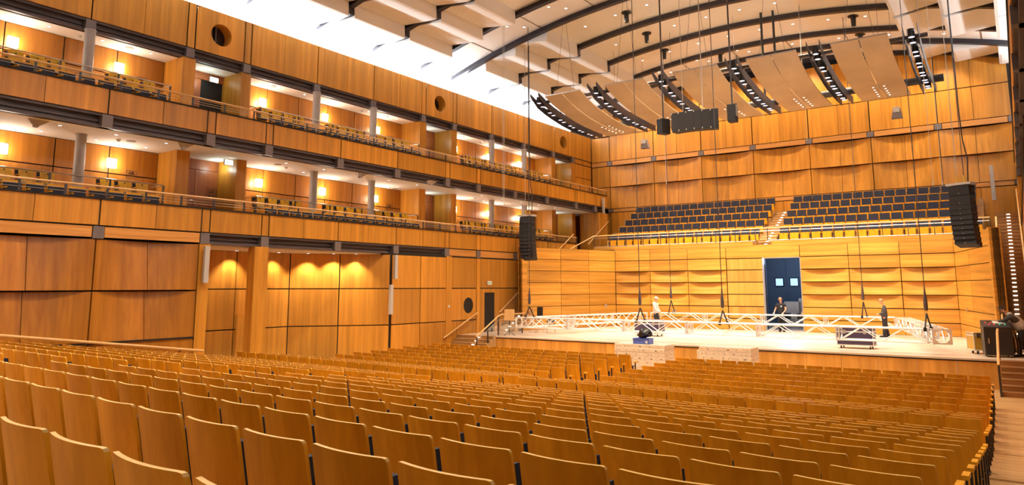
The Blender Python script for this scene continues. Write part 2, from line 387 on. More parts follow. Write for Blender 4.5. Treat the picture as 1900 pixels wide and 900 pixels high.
    for z0, z1, zm in ((FL1, C2Z, 4.02+H), (FL2, C3Z, 7.62+H)):
        segs = []; ys = [Y0]
        for p in PORT: segs.append((ys[-1], p[0]-.25)); ys.append(p[1]+.25)
        segs.append((ys[-1], 45.1))
        for a, b in segs:
            n = max(1, round((b-a)/1.75)); w = (b-a)/n
            for k in range(n):
                for za, zb in ((z0, zm), (zm, z1)): rear.box(X(-26.1), X(-26.15), a+k*w+.02, a+(k+1)*w-.02, za+.02, zb-.02)
        rback.box(X(-26.14), X(-26.3), Y0, 45.1, z0, z1)
        for p in PORT:
            for pa, pb in ((p[0]-.25, p[0]+.25), (p[1]-.22, p[1]+.22)):
                pier.box(X(-24.82), X(-26.12), pa, pb, z0, z1)
            doors.box(X(-26.05), X(-26.12), p[0]+.25, p[1]-.22, z0+2.3, z1)
            if s < 0:
                dn[0] += 1; dm = MB(); ya, yb = p[0]+.27, p[1]-.24; ym = (ya+yb)/2
                if z0 == FL2 and p[0] < 20:
                    dm.box(X(-26.04), X(-26.1), ya, ym-.01, z0, z0+2.28); rback.box(X(-26.16), X(-27.6), ym, yb, z0, z0+.02)
                else:
                    dm.box(X(-26.04), X(-26.1), ya, ym-.008, z0, z0+2.28); dm.box(X(-26.04), X(-26.1), ym+.008, yb, z0, z0+2.28)
                do = struct('door_%d' % dn[0], dm, M['red'])
                hb = MB().tube([(X(-26.02), ym-.08, z0+1.05), (X(-25.97), ym-.08, z0+1.05), (X(-25.97), ym-.2, z0+1.05)], .012, 6); obj('door_handle', hb, M['chrome'], do)
            else: doors.box(X(-26.05), X(-26.12), p[0]+.25, p[1]-.22, z0, z0+2.3)
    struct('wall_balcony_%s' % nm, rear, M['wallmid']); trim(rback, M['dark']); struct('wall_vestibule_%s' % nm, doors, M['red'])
    for z0, z1 in ((FL2, 7.62+H), (7.62+H, C3Z+.02), (C3Z+.05, UPB-.02)):
        for ya, yb in ((42.75, 43.95), (43.98, 45.08)): pier.box(X(-24.82), X(-24.9), ya, yb, z0+.02, z1-.02)
    struct('wall_pier_%s' % nm, pier, M['wall'])
    # cove behind the upper wall
    cv = MB()
    cv.grid([[(X(x), y, z) for y in (-.3, 45.2)] for x, z in ((-24.86, 10.6+H), (-26.6, 10.6+H), (-26.6, 11.5+H), (-26.2, 11.75+H), (-25.2, vault(-25.2, .3)), (-24.9, vault(-24.9, .3)))])
    struct('ceiling_cove_%s' % nm, cv, M['white'])
side(-1); side(1)
struct('wall_outer_left', MB().box(-26.75, -26.85, -.5, 45.6, -1, 17), M['dark']); struct('wall_outer_right', MB().box(3.95, 4.05, 13.9, 45.6, -1, 17), M['dark'])  # unseen dark boxes added to stop world light leaking in behind the side walls
# ---------------------------------------------------------------- lower side walls
def bulged(mb, fn, w, z0, z1, depth, subs, gap=.045):
    """panel set into a wall: its top edge curves back by depth, its lower edge is straight; subs split the width. fn(u, out, z) -> 3D"""
    e = [0]+subs+[w]
    for k in range(len(e)-1):
        a = e[k]+(gap/2 if k == 0 else .01); b = e[k+1]-(gap/2 if k == len(e)-2 else .01)
        P = []
        for i in range(11):
            u = a+(b-a)*i/10; q = 1-(2*u/w-1)**2; row = []
            for j in range(7):
                t = j/6; row.append(fn(u, -depth*q*t, z0+gap/2+(z1-z0-gap)*t))
            P.append(row)
        o = Vector(fn(0, 0, 0))-Vector(fn(0, .06+depth, 0)); mb.slab(P, o)
lw, lback, ped = MB(), MB(), MB()
for (a, b) in ((-.3, 3.2), (3.2, 6.9), (6.9, 10.5), (10.5, 13.9)):
    for (z0, z1) in ((-1.67, -.1), (-.1, 1.5)):
        bulged(lw, lambda u, o, z, a=a: (-23.1+o, a+u, z+H), b-a, z0, z1, .2, [(b-a)/2])
    lw.box(-23.1, -23.3, a+.02, b-.02, -3.3+H, -1.69+H)
lback.box(-23.58, -23.68, -.3, 14, -3.4+H, 1.55+H); lback.box(-23.15, -23.6, -.3, 14, 1.5+H, 1.55+H); lback.box(-23.06, -23.5, -.3, 13.9, -1.70+H, -1.65+H)
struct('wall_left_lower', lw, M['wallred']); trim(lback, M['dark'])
rw, rb = MB(), MB()
rw.box(-23.1, -25.9, 13.92, 14.33, -3.3+H, C1Z); rw.box(-23.08, -23.5, 16.12, 16.72, -3.4+H, C1Z)
ZR = (-3.4, -1.67, -.07, 1.46)
def panels_line(mb, A, B, us, zs, gap=.045, th=.05):
    """flat panels on the vertical plane through A-B (hall side = left of A->B)"""
    A, B = Vector(A), Vector(B); L = (B-A).length; t = (B-A)/L; nn = Vector((t.y, -t.x))
    for i in range(len(us)-1):
        for j in range(len(zs)-1):
            a, b = us[i]+gap/2, us[i+1]-gap/2
            p, q = A+t*a, A+t*b
            pts = [p, q, q-nn*th, p-nn*th]; z0, z1 = zs[j]+gap/2+H, zs[j+1]-gap/2+H
            mb.prism([(v.x, v.y) for v in pts], lambda v, s_: (v[0], v[1], z1 if s_ else z0))
panels_line(rw, (-25.8, 14.3), (-25.8, 19.8), [0, .95, 1.45, 2.9, 4.3, 5.5], ZR)
panels_line(rw, (-25.8, 19.8), (-23.06, 23.13), [0, 2.1, 4.31], ZR)
panels_line(rw, (-23.06, 23.13), (-23.06, 27.0), [.12, 2.0, 3.87], ZR)
rb.box(-25.87, -25.95, 14.2, 20.0, -3.4+H, 1.6+H); rb.box(-23.13, -23.2, 23.2, 34, -3.4+H, 1.6+H)
rb.add([(-25.87, 19.75, -3.4+H), (-23.13, 23.2, -3.4+H), (-23.13, 23.2, 1.6+H), (-25.87, 19.75, 1.6+H)], [(0, 1, 2, 3)])
rw.box(-23.05, -23.3, 27.0, 27.4, -3.4+H, C1Z)
hole_panel(rw, -23.1, 1, 27.44, 29.42, -1.65+H, -.1+H, 28.8, -.94+H, .4, .35)
rw.box(-23.1, -23.14, 27.44, 29.42, -3.4+H, -1.7+H); rw.box(-23.1, -23.14, 27.44, 29.42, -.05+H, 1.46+H)
rw.box(-23.08, -23.14, 29.46, 29.74, -3.4+H, 1.46+H)
rw.box(-23.1, -23.14, 29.78, 31.55, -.05+H, 1.46+H); rw.box(-23.1, -23.14, 31.57, 33.2, -.05+H, 1.46+H); rw.box(-23.1, -23.14, 33.24, 39.9, -.05+H, 1.46+H)
rw.box(-23.1, -23.14, 29.78, 30.13, -2.35+H, -.1+H); rw.box(-23.1, -23.14, 30.13, 31.04, -.3+H, -.1+H); rw.box(-23.1, -23.14, 31.04, 31.55, -2.35+H, -.1+H)
rw.box(-23.1, -23.14, 31.57, 33.2, -2.35+H, -.1+H); rw.box(-23.1, -23.14, 33.24, 39.9, -2.35+H, -.1+H)
struct('wall_left_recess', rw, M['wall']); trim(rb, M['dark'])
window(MB().disc((-23.44, 28.8, -.94+H), (1, 0, 0), .4, 28), M['glassdark']); trim(MB().box(-23.42, -23.38, 28.4, 29.2, -.86+H, -.82+H).box(-23.42, -23.38, 28.4, 29.2, -1.2+H, -1.17+H), M['block'])
# small doors in the lower left wall
dn[0] += 1
o = struct('door_%d' % dn[0], MB().box(-23.16, -23.9, 30.15, 30.2, -2.35+H, -.32+H), M['lightgrey']); 
trim(MB().box(-23.9, -23.96, 30.1, 31.1, -2.35+H, -.3+H), M['bluewall']); trim(MB().box(-23.14, -23.9, 30.98, 31.03, -2.35+H, -.3+H), M['lightgrey'])
dn[0] += 1
o = struct('door_%d' % dn[0], MB().box(-25.74, -25.79, 17.28, 18.55, -3.4+H, -1.1+H), M['wall'])
obj('door_handle', MB().tube([(-25.72, 18.4, -2.28+H), (-25.64, 18.4, -2.28+H), (-25.64, 18.22, -2.28+H)], .018, 6).disc((-25.735, 18.4, -2.42+H), (1, 0, 0), .03), M['chrome'], o)
# right lower wall, seen only as a sliver
rl = MB()
for a, b in zip((14.1, 20.08, 27.07, 33.0, 39.9), (20.08, 27.07, 33.0, 39.9, 45.1)): rl.box(.3, .5, a+.02, b-.02, -3.4+H, C1Z)
rl.box(.3, .6, 39.95, 44.2, F1B, C2Z)
struct('wall_right_lower', rl, M['wall'])
# pier at the end of the left balconies, above the choir steps
pe = MB().box(-23.1, -24.6, 42.95, 43.55, 5.2, C2Z).box(-23.1, -23.9, 43.58, 44.2, 5.2, C2Z).box(-23.12, -23.16, 39.97, 44.2, C1Z, C1Z+.3)
struct('wall_left_end', pe, M['wall'])
struct('wall_left_passage', MB().box(-26.0, -26.1, 39.95, 45.1, C1Z, C2Z).box(-23.3, -26.0, 44.25, 44.3, 5.2, C2Z), M['red'])
# ---------------------------------------------------------------- back wall
bw, bb, bs, bk = MB(), MB(), MB(), MB()
BX = [-23.36+3.393*i for i in range(8)]
YB = 45.2
for i in range(7):
    a, b = BX[i], BX[i+1]
    for z0, z1 in ((5.46, 7.02), (7.02, 8.55)):
        bulged(bw, lambda u, o, z, a=a: (a+u, YB-o, z+H), b-a, z0, z1, .24, [(b-a)/2])
    for z0, z1 in ((2.0, 5.2), (8.9, 10.74), (10.74, 13.3)):
        for p, q in ((a+.03, (a+b)/2-.01), ((a+b)/2+.01, b-.03)): bw.box(p, q, YB, YB+.05, z0+.025+H, z1-.025+H)
    for z0, z1 in ((5.22, 5.44), (8.58, 8.88)): bs.box(a+.2, b-.2, YB-.02, YB+.05, z0+H, z1+H)
for x in BX:
    for z0, z1 in ((5.22, 5.44), (8.57, 8.89)): bk.box(x-.17, x+.17, YB-.04, YB+.05, z0+H, z1+H)
for z0, z1 in ((2.0, 5.2), (5.46, 7.02), (7.02, 8.55), (8.9, 10.7), (10.74, 12.2)): bw.box(-24.8, BX[0]-.03, YB, YB+.05, z0+.025+H, z1-.025+H)
bs.box(-24.8, BX[0]-.2, YB-.02, YB+.05, 8.58+H, 8.88+H)
bb.box(-27, 4, YB+.45, YB+.55, 0, 17.3)
struct('wall_back', bw, M['wall']); trim(bb, M['dark']); trim(bs, M['hgrain']); trim(bk, M['block'])
# ---------------------------------------------------------------- vaulted ceiling
RIBS = [(3.2, 1), (6.9, 1), (10.6, 1), (14.2, 0), (16.65, 1), (20.25, 1), (23.75, 1), (27.25, 0), (29.75, 1), (33.25, 1), (36.8, 1), (40.3, 0), (42.8, 1), (45.15, 0)]
vx = [-25.2+27.6*i/60 for i in range(61)]
struct('ceiling', MB().grid([[(x, y, vault(x, .28)) for y in (-4.5, 45.2)] for x in vx]), M['ceil'], True)
rib = MB()
for y, w in RIBS:
    P = []
    for x in vx:
        za, zb = vault(x), vault(x, .34); P.append([(x, y-.13, za), (x, y-.13, za+.05), (x, y-.04, za+.07), (x, y-.04, zb), (x, y+.04, zb), (x, y+.04, za+.07), (x, y+.13, za+.05), (x, y+.13, za), (x, y-.13, za)])
    rib.grid(P)
trim(rib, M['rib'])
sawd = MB(); saw = MB()                                                     # stepped acoustic blocks at both springings
ends = [-.4]+[r[0] for r in RIBS]
for i in range(len(ends)-1):
    y0, y1 = ends[i], ends[i+1]
    if i > 0 and RIBS[i-1][1] == 0: continue
    for s in (-1, 1):
        for k in range(3):
            xa = -18.95-1.98*k; xb = xa-1.98
            za = vault(xa, .28); zb = vault(xb, .25)
            poly = [(xa, za+.02), (xa+.03, za-.70), (xa-.10, za-.72), (xb, zb-.03), (xb, zb+.3)]
            saw.prism(poly, lambda p, t, y0=y0, y1=y1, s=s: (mx(p[0], s), (y1-.17 if t else y0+.17), p[1]))
            if i < len(RIBS) and RIBS[i][1]: sawd.prism([(a, b+(.10 if q in (1, 2) else 0)) for q, (a, b) in enumerate(poly)], lambda p, t, y1=y1, s=s: (mx(p[0], s), (y1+.15 if t else y1-.15), p[1]))
struct('ceiling_steps', saw, M['ceil']); trim(sawd, M['rib'])
seam = MB()                                                    # joints across the plain bands
for y0, y1 in ((14.2, 16.65), (27.25, 29.75), (40.3, 42.8)):
    for k in range(8):
        x = XC+(k-3.5)*3.1; seam.box(x-.012, x+.012, y0, y1, vault(x, .262), vault(x, .285))
trim(seam, M['dark'])
# ---------------------------------------------------------------- stage
SZ = .97
st = MB().box(-23.1, .3, 28.14, 39.4, SZ-.06, SZ).box(-13.6, -9.0, 39.4, 45, SZ-.06, SZ)
struct('floor_stage', st, M['stagefloor'])
fr = MB()
for k in range(17):
    a = -20.8+20.05*k/17; fr.box(a+.006, a+20.05/17-.006, 28.1, 28.16, -.05, SZ-.09)
fr.box(-20.84, -20.78, 28.1, 30.0, -.05, SZ-.06); fr.box(-.78, -.74, 28.1, 30.0, -.05, SZ-.06)
struct('wall_stage_front', fr, M['front']); trim(MB().box(-20.8, -.75, 28.09, 28.2, SZ-.1, SZ-.06), M['dark'])
trim(MB().box(-20.8, -.75, 28.06, 28.2, SZ-.055, SZ+.002), M['stagefloor'])
ROWS = [-2.35, -1.74, -1.09, -.44, .22, .88, 1.53, 2.17]
YS = 39.38
sw, sb, sd = MB(), MB(), MB()
colsL = [-20.12, -17.84, -15.51, -13.27]; colsR = [-9.34, -7.01, -4.7, -2.42]
for cols in (colsL, colsR):
    for i in range(3):
        a, b = cols[i], cols[i+1]
        for j in range(7):
            if 1 < j < 5: bulged(sw, lambda u, o, z, a=a: (a+u, YS-o, z+H), b-a, ROWS[j], ROWS[j+1], .2, [], .04)
            else: sw.box(a+.012, b-.012, YS, YS+.05, ROWS[j]+H+.02, ROWS[j+1]+H-.02)
sw.box(-13.25, -9.36, YS, YS+.05, 1.53+H, 2.15+H); sw.box(-20.1, -2.44, YS, YS+.1, 2.16+H, 2.22+H); sw.box(-21.6, -11.75, YS, YS+.03, 2.22+H, 5.735); sw.box(-10.75, -1.2, YS, YS+.03, 2.22+H, 5.735)
for j in range(6):
    if j < 5 or True: sd.box(-13.23, -11.32, YS, YS+.05, ROWS[j]+H+.025, min(ROWS[j+1], 1.5)+H-.02)
sb.box(-20.2, -11.3, YS+.27, YS+.35, SZ-.1, 2.17+H); sb.box(-9.32, -2.4, YS+.27, YS+.35, SZ-.1, 2.17+H); sb.box(-11.3, -9.3, YS+.27, YS+.35, 1.5+H, 2.17+H)
struct('wall_stage_back', sw, M['stagewall']); struct('wall_stage_back_door', sd, M['front']); trim(sb, M['dark'])
trim(MB().box(-11.31, -11.28, YS-.01, YS+.3, SZ, 1.5+H).box(-9.36, -9.33, YS-.01, YS+.3, SZ, 1.5+H).box(-11.31, -9.33, YS-.01, YS+.3, 1.49+H, 1.52+H), M['lightgrey'])
def screen(A, B, nm):
    A, B = Vector(A), Vector(B); L = (B-A).length; t = (B-A)/L; nn = Vector((t.y, -t.x))
    mb, bk_ = MB(), MB()
    us = [.34, .34+(L-.34)*.36, .34+(L-.34)*.68, L] if nm == 'left' else [0, (L-.34)*.45, L-.34]
    panels_line(mb, A, B, us, ROWS, .03, .05)
    e0, e1 = (A, A+t*.32) if nm == 'left' else (B-t*.32, B)
    pts = [e0+nn*.03, e1+nn*.03, e1-nn*.35, e0-nn*.35]
    mb.prism([(p.x, p.y) for p in pts], lambda p, s_: (p[0], p[1], 2.2+H if s_ else SZ))
    pts = [A-nn*.06, B-nn*.06, B-nn*.30, A-nn*.30]
    bk_.prism([(p.x, p.y) for p in pts], lambda p, s_: (p[0], p[1], 2.17+H if s_ else SZ))
    struct('wall_stage_'+nm, mb, M['stagewall']); trim(bk_, M['dark'])
screen((-22.24, 32.4), (-20.13, YS), 'left'); screen((-2.42, YS), (-.79, 32.4), 'right')
# room behind the open stage door
bd = MB().box(-13.7, -13.6, YS+.4, 44.9, SZ, 5.3).box(-9.0, -8.9, YS+.4, 44.9, SZ, 5.3).box(-13.7, -8.9, 44.8, 44.9, SZ, 5.3).box(-13.7, -8.9, YS+.4, 44.9, 5.2, 5.3)
struct('wall_backstage', bd, M['bluewall'])
dn[0] += 1
d_ = struct('door_%d' % dn[0], MB().box(-12.62, -11.46, 44.7, 44.78, SZ, 4.95).box(-11.44, -10.28, 44.7, 44.78, SZ, 4.95), M['bluewall'])
for x in (-11.85, -11.0):
    wn[0] += 1; w_ = struct('window_%d' % wn[0], MB().box(x-.21, x+.21, 44.66, 44.7, 3.35, 3.77), M['win'])
    obj('frame', MB().box(x-.26, x-.21, 44.64, 44.7, 3.30, 3.82).box(x+.21, x+.26, 44.64, 44.7, 3.30, 3.82).box(x-.26, x+.26, 44.64, 44.7, 3.77, 3.82).box(x-.26, x+.26, 44.64, 44.7, 3.30, 3.35), M['black'], w_)
light('POINT', 'backstage_lamp', (-10.6, 41.6, 4.9), 190, (.5, .68, 1), shadow_soft_size=.2)
trim(MB().box(-12.3, -12.05, 42.4, 42.7, SZ, 5.2), M['grey']); trim(MB().box(-12.05, -11.5, 40.6, 40.66, SZ, 4.5), M['black'])
# ---------------------------------------------------------------- choir platforms and stairs
CHZ = [5.74, 6.27, 6.79, 7.30, 7.78]; CHY = [41.0, 41.95, 42.85, 43.7, 44.5]     # floors, backrest lines of the five choir rows
cp = MB()
for k in range(5):
    y0 = 39.4 if k == 0 else CHY[k]-.75
    for x0, x1 in ((-21.6, -11.75), (-10.75, -1.2)):
        cp.box(x0, x1, y0, CHY[k]+.25 if k < 4 else YB, 5.42 if k == 0 else CHZ[k-1]-.02, CHZ[k])
cp.box(-23.1, -21.6, 39.42, YB, 5.2, 5.45); cp.box(-11.75, -10.75, 39.4, YB, 5.42, 5.5); pass
struct('floor_choir', cp, M['parquet'])
def stairs(name, label, x0, x1, y0, z0, n, run, rise, light_x=None, skip=(), gap=.0, base=None, mat='parquet'):
    t = thing(name, label, 'stairs', ((x0+x1)/2, y0, z0)); w = (x1-x0)/2
    for k in range(n):
        zb = (k*rise-.05) if base is None else base-z0
        s = obj('step', MB().box(-w, w, k*run, (k+1)*run+.03, zb, (k+1)*rise-.03).box(-w, w, k*run-.02, (k+1)*run+.02, (k+1)*rise-.03, (k+1)*rise), M[mat], t)
        if light_x is not None and k not in skip:
            lx = light_x-(x0+x1)/2
            l = obj('step_light', MB().box(lx-.07, lx+.07, k*run-.022, k*run+.01, k*rise+.06, k*rise+.095), M['step'], s)
    return t
stairs('aisle_stairs', 'centre aisle steps with lights between the two choir seat blocks', -11.7, -10.8, 39.9, 5.52, 13, .36, .174, -11.2, base=5.45)
stairs('staircase', 'tall flight of lit wooden steps at right climbing to the choir', -.72, .27, 31.6, SZ, 34, .295, .171, -.2, mat='stair')
stairs('staircase', 'lit wooden steps at left of stage climbing beside the side wall', -23.05, -22.0, 31.3, SZ, 27, .295, .171, -22.5)
stairs('stage_steps', 'short wooden steps from stalls to stage at far right', -.72, .27, 26.35, .02, 6, .3, .158, .1, mat='stair', base=.02)
stairs('stage_steps', 'short lit steps from stalls to stage below left side door', -23.05, -20.85, 26.7, .02, 6, .24, .158, -21.7, base=.02)
# fill between the left stairs and the choir
# ---------------------------------------------------------------- seats
def seat_parts(ctop=.80):
    """tip-up seat facing +y, origin on the floor under the backrest; dict part -> (MB, material)"""
    b = MB(); P = []
    prof = lambda x, z: -.135*(z-.14)/.74-.034*(1-(x/.25)**2)
    for i in range(9):
        x = -.25+.5*i/8; row = []
        for z, kx in ((.14, 1), (.40, 1), (.66, 1), (.845, 1), (.866, .985), (.877, .955), (.88, .90)):   # rounded upper corners
            zz = z; xx = x*kx
            row.append((xx, prof(xx, zz), zz))
        P.append(row)
    nb = len(b.f); b.slab(P, (0, .02, 0)); nq = 2*8*6
    for q in range(nb+nq, len(b.f)): b.m[q] = 1 if min(b.v[k][2] for k in b.f[q]) > .86 else 0                         # plywood edge, on top only, with the light from above painted in
    c = MB(); Q = [[(x, prof(x, z)+.02, z) for z in (.40, .62, ctop)] for x in (-.236, -.12, 0, .12, .236)]
    c.slab(Q, (0, .065, 0))
    s = MB(); s.box(-.225, .225, .075, .15, .14, .47)
    u = MB(); u.box(-.225, .225, .15, .172, .12, .48).disc((0, .174, .42), (0, 1, 0), .022, 10, 1)
    az = .585 if ctop < .83 else .40
    a = MB(); a.box(.25, .31, .12, .31, az, az+.04)
    l = MB(); l.box(.268, .292, .16, .22, .02, az).box(.262, .298, -.05, .26, 0, .02).tube([(.28, -.06, .35), (.28, .1, .30)], .012, 6)
    return {'backrest': (b, [M['seat'], M['edge']], True), 'back_cushion': (c, [M['navy']], True), 'seat_cushion': (s, [M['navy']], False),
            'seat_board': (u, [M['seat'], M['black']], False), 'armrest': (a, [M['seat']], False), 'leg': (l, [M['black']], False)}
SP = seat_parts(); SPC = seat_parts(.862)
def make_seat(label, cat, loc, rotz, group, name='tip_up_chair', high=False, sp=None):
    t = thing(name, label, cat, loc, rotz, group)
    for k, (mb, mt, sm) in (sp or SP).items():
        if high and k == 'seat_board':
            mb = MB().prism([(-.16, .42), (.16, .42), (.20, .55), (.215, .80), (.19, .84), (-.19, .84), (-.215, .80), (-.20, .55)], lambda p, s_: (p[0], .10-.13*(p[1]-.42) + (.022 if s_ else 0)+.05, p[1]))
            mb.disc((0, .14, .74), (0, 1, .13), .026, 10, 1)
        if high and k == 'seat_board': mt = [M['yellowply'], M['black']]
        if high and k == 'seat_cushion': mb = MB().box(-.2, .2, .03, .10, .40, .80)
        obj(k, mb, mt, t, smooth=sm)
    return t
cand = []
def row_x(n, blk):
    """x of seat centres"""
    if blk == 'R':
        xr = -.42-.0182*row_y(n, 0); xl = -9.82 if n <= 8 else (-10.05 if n <= 11 else -10.36); c = 17 if n <= 11 else 18
    else:
        xl = -21.05 if n <= 8 else -21.9; xr = -11.5 if n <= 8 else (-10.62 if n <= 11 else -12.08); c = 18 if n <= 8 else (20 if n <= 11 else 18)
    w = (xr-xl)/c
    return [(xr-w*(i+.5), w/.555) for i in range(c)]
for n in range(1, 26):
    for blk in 'RL':
        for i, (x, sx) in enumerate(row_x(n, blk)):
            y = row_y(n, x); z = row_floor(n)
            q = px_of((x, y-.1, z+.86)); q2 = px_of((x, y, z+.5))
            vis = any(a and -60 < a[0] < 1960 and -40 < a[1] < 1010 for a in (q, q2))
            if vis: cand.append((q[2] if q else .3, n, blk, i, x, y, z, sx))
cand.sort()
NEAR = 300
first = None
for dpt, n, blk, i, x, y, z, sx in cand[:NEAR]:
    lab = ('curved plywood seat, %s from the right aisle in %s row from stage, right block' % (ORD[i+1], ORD[n])) if blk == 'R' else \
          ('curved plywood seat, %s from the middle aisle in %s row from stage, left block' % (ORD[i+1], ORD[n]))
    rz = -(.016+.0013*(n-1))*(1 if x < 0 else 0)
    if first is None: first = make_seat(lab, 'chair', (x, y, z), rz, 'plywood seats of the stalls', 'stalls_chair')
    else: dup(first, (x, y, z), rz, lab).scale.x = sx
mass = MB(); MK = {'backrest': 0, 'back_cushion': 1, 'seat_cushion': 1, 'seat_board': 0, 'armrest': 0, 'leg': 2}; ER = 3
for dpt, n, blk, i, x, y, z, sx in cand[NEAR:]:
    for k, (mb, mt, sm) in SP.items():
        b = len(mass.v); mass.v += [(px*sx+x, py+y, pz+z) for px, py, pz in mb.v]; mass.f += [tuple(b+q for q in f) for f in mb.f]; mass.m += [ER if (k == 'backrest' and q == 1) else MK[k] for q in mb.m]
o = obj('stalls_seats', mass, [M['seatstuff'], M['navy'], M['black'], M['edge']]); o['kind'] = 'stuff'
tag(o, 'far rows of wooden stalls seats in front of the stage', 'seats')
# choir seats, facing the hall
cf = None
for blk, x0, x1 in (('left', -21.05, -11.75), ('right', -10.72, -1.45)):
    for k in range(5):
        c = 17; xl, xr = (x0-.15, x1) if (k == 0 and blk == 'left') else (x0, x1)
        if k == 0 and blk == 'right': xr, c = -1.2, 17
        w = (xr-xl)/c
        for i in range(c):
            x = xl+w*(i+.5); side_i = i+1 if blk == 'right' else c-i
            lab = 'navy choir seat, %s from the centre steps in %s row up, %s block' % (ORD[side_i], ORD[k+1], blk)
            if cf is None: cf = make_seat(lab, 'chair', (x, CHY[k]-.13, CHZ[k]), PI, 'navy choir seats behind the stage', 'choir_chair', sp=SPC)
            else: dup(cf, (x, CHY[k]-.13, CHZ[k]), PI, lab)
# balcony seats, facing the hall
bf = {}
for lev, fz in (('lower', FL1), ('upper', FL2)):
    for gi, (ya, yb) in enumerate(((5.2, 13.3), (17.2, 26.4), (30.4, 39.0))):
        for row, (xx, dz) in (('front', (-24.1, 0)), ('rear', (-25.02, .52))):
            if lev == 'upper' and row == 'front' and gi == 2: pass
            c = int((yb-ya)/.60)
            for i in range(c):
                y = ya+.6*(i+.5)
                if px_of((xx, y, fz+.5)) is None or px_of((xx, y, fz+.9))[0] < -15: continue
                lab = '%s balcony seat, %s row, %s from the right in the %s bay' % (lev, row, ORD[c-i], ('near', 'middle', 'far')[gi])
                if row == 'rear' and any(abs(y-cy) < .5 for cy in BAY): continue
                if row not in bf: bf[row] = make_seat(lab, 'chair', (xx, y, fz+dz), -PI/2, 'tip-up seats of the left balconies', 'balcony_chair', row == 'rear')
                else: dup(bf[row], (xx, y, fz+dz), -PI/2, lab)
# ---------------------------------------------------------------- balcony railings
def railing(label, fz, zt, y0, y1, hz):
    t = thing('balcony_railing', label, 'railing', (-23.12, y0, zt)); L = y1-y0
    obj('handrail', MB().tube([(0, 0, hz-zt), (0, L, hz-zt)], .032, 8), M['rail'], t, smooth=True)
    for k in range(3):
        z = .08+(hz-zt-.1)*k/3
        obj('wire', MB().tube([(0, 0, z+.04), (0, L, z+.04)], .008, 5), M['chrome'], t)
    n = int(L/1.2)
    for k in range(n+1):
        y = L*k/n; obj('post', MB().box(-.008, .008, y-.035, y+.035, .0, hz-zt-.03).box(-.03, .03, y-.05, y+.05, 0, .02), M['postdark'], t)
railing('wooden handrail with wires along the lower left balcony front', FL1, F1T+.03, -.2, 39.9, 3.12+H)
railing('wooden handrail with wires along the upper left balcony front', FL2, F2T+.03, -.2, 44.15, 6.62+H)
def tier_rail(label, z, y0, y1):
    t = thing('steel_railing', label, 'railing', (-24.58, y0, z)); L = y1-y0
    obj('handrail', MB().tube([(-.9, 0, .86), (0, 0, .86), (0, L, .86), (-.9, L, .86)], .022, 8), M['chrome'], t, smooth=True)
    obj('rail', MB().tube([(0, 0, .45), (0, L, .45)], .012, 6), M['chrome'], t)
    n = max(2, int(L/1.7))
    for k in range(n+1): obj('post', MB().box(-.012, .012, L*k/n-.03, L*k/n+.03, 0, .85), M['postdark'], t)
for lev, fz in (('lower', FL1), ('upper', FL2)):
    for nm, ya, yb in (('near', .5, 13.3), ('middle', 17.1, 26.5), ('far', 30.3, 39.1)):
        tier_rail('steel rail between the two seat rows of the %s balcony, %s bay' % (lev, nm), fz+.43, ya, yb)
# ---------------------------------------------------------------- columns
for i, y in enumerate((3.2, 6.9, 10.55, 20.08, 23.5, 33.0, 36.4)):
    if y < 8: continue
    for lev, z0, z1 in (('lower', FL1+.52, C2Z), ('upper', FL2+.52, C3Z+.02)):
        m_ = MB().tube([(0, 0, 0), (0, 0, z1-z0)], .165, 24).tube([(0, 0, z1-z0-.04), (0, 0, z1-z0)], .185, 24)
        o = obj('column', m_, M['column'], None, (-24.8, y, z0), smooth=True)
        tag(o, 'round grey column on the %s balcony, %s of five from left' % (lev, ORD[(10.55, 20.08, 23.5, 33.0, 36.4).index(y)+1]), 'column', 'round grey balcony columns')
# ---------------------------------------------------------------- sconces, exit signs, engraved signs
k = 0
for lev, z in (('lower', 4.38+H), ('upper', 7.9+H)):
    for i, y in enumerate((8.77, 12.15, 18.2, 21.6, 24.95, 31.1, 34.4, 37.7)):
        t = thing('wall_sconce', 'square glowing wall lamp on %s balcony rear wall, %s from left' % (lev, ORD[i+1]), 'lamp', (-26.1, y, z), 0, 'square wall lamps of the balconies')
        obj('back_plate', MB().box(0, .02, -.12, .12, -.14, .14), M['chrome'], t)
        obj('glass', MB().box(.04, .10, -.16, .16, -.17, .17), M['sconce'], t, bevel=.01)
        light('POINT', 'sconce_glow', (-25.75, y, z), 48, (1, .86, .68), shadow_soft_size=.12)
def exit_sign(label, loc, axis='x', w=.34, glow=True):
    t = thing('exit_sign', label, 'sign', loc)
    d = (lambda a, b, c: (a, b, c)) if axis == 'x' else (lambda a, b, c: (b, a, c))
    def bx(a0, a1, b0, b1, c0, c1): p, q = d(a0, b0, c0), d(a1, b1, c1); return MB().box(p[0], q[0], p[1], q[1], p[2], q[2])
    obj('housing', bx(-.03, .03, -w/2-.02, w/2+.02, -.11, .11), M['lightgrey'], t)
    obj('face', bx(.03, .036, -w/2, w/2, -.09, .09), M['exit'] if glow else M['paper'], t)
    pg = MB()
    for a in ((-.02, .02, .02, .05), (-.035, .0, -.03, .02), (-.05, -.03, -.07, -.03), (.0, .025, -.07, -.03), (.01, .05, -.01, .01)): pg.box(.036, .039, a[0]*1.4-.05, a[1]*1.4-.05, a[2], a[3])
    for a in ((.06, .14, -.012, .012), (.05, .07, -.03, .03)): pg.box(.036, .039, a[0], a[1], a[2], a[3])
    obj('pictogram', pg, M['green'], t)
exit_sign('lit exit sign above the dark doorway of the upper balcony, nearest', (-26.0, 15.85, 8.36+H-.04), )
exit_sign('lit exit sign hanging above the near lower balcony door', (-24.9, 16.0, 4.83+H))
exit_sign('lit exit sign above the middle upper balcony door', (-26.0, 28.4, 8.2+H))
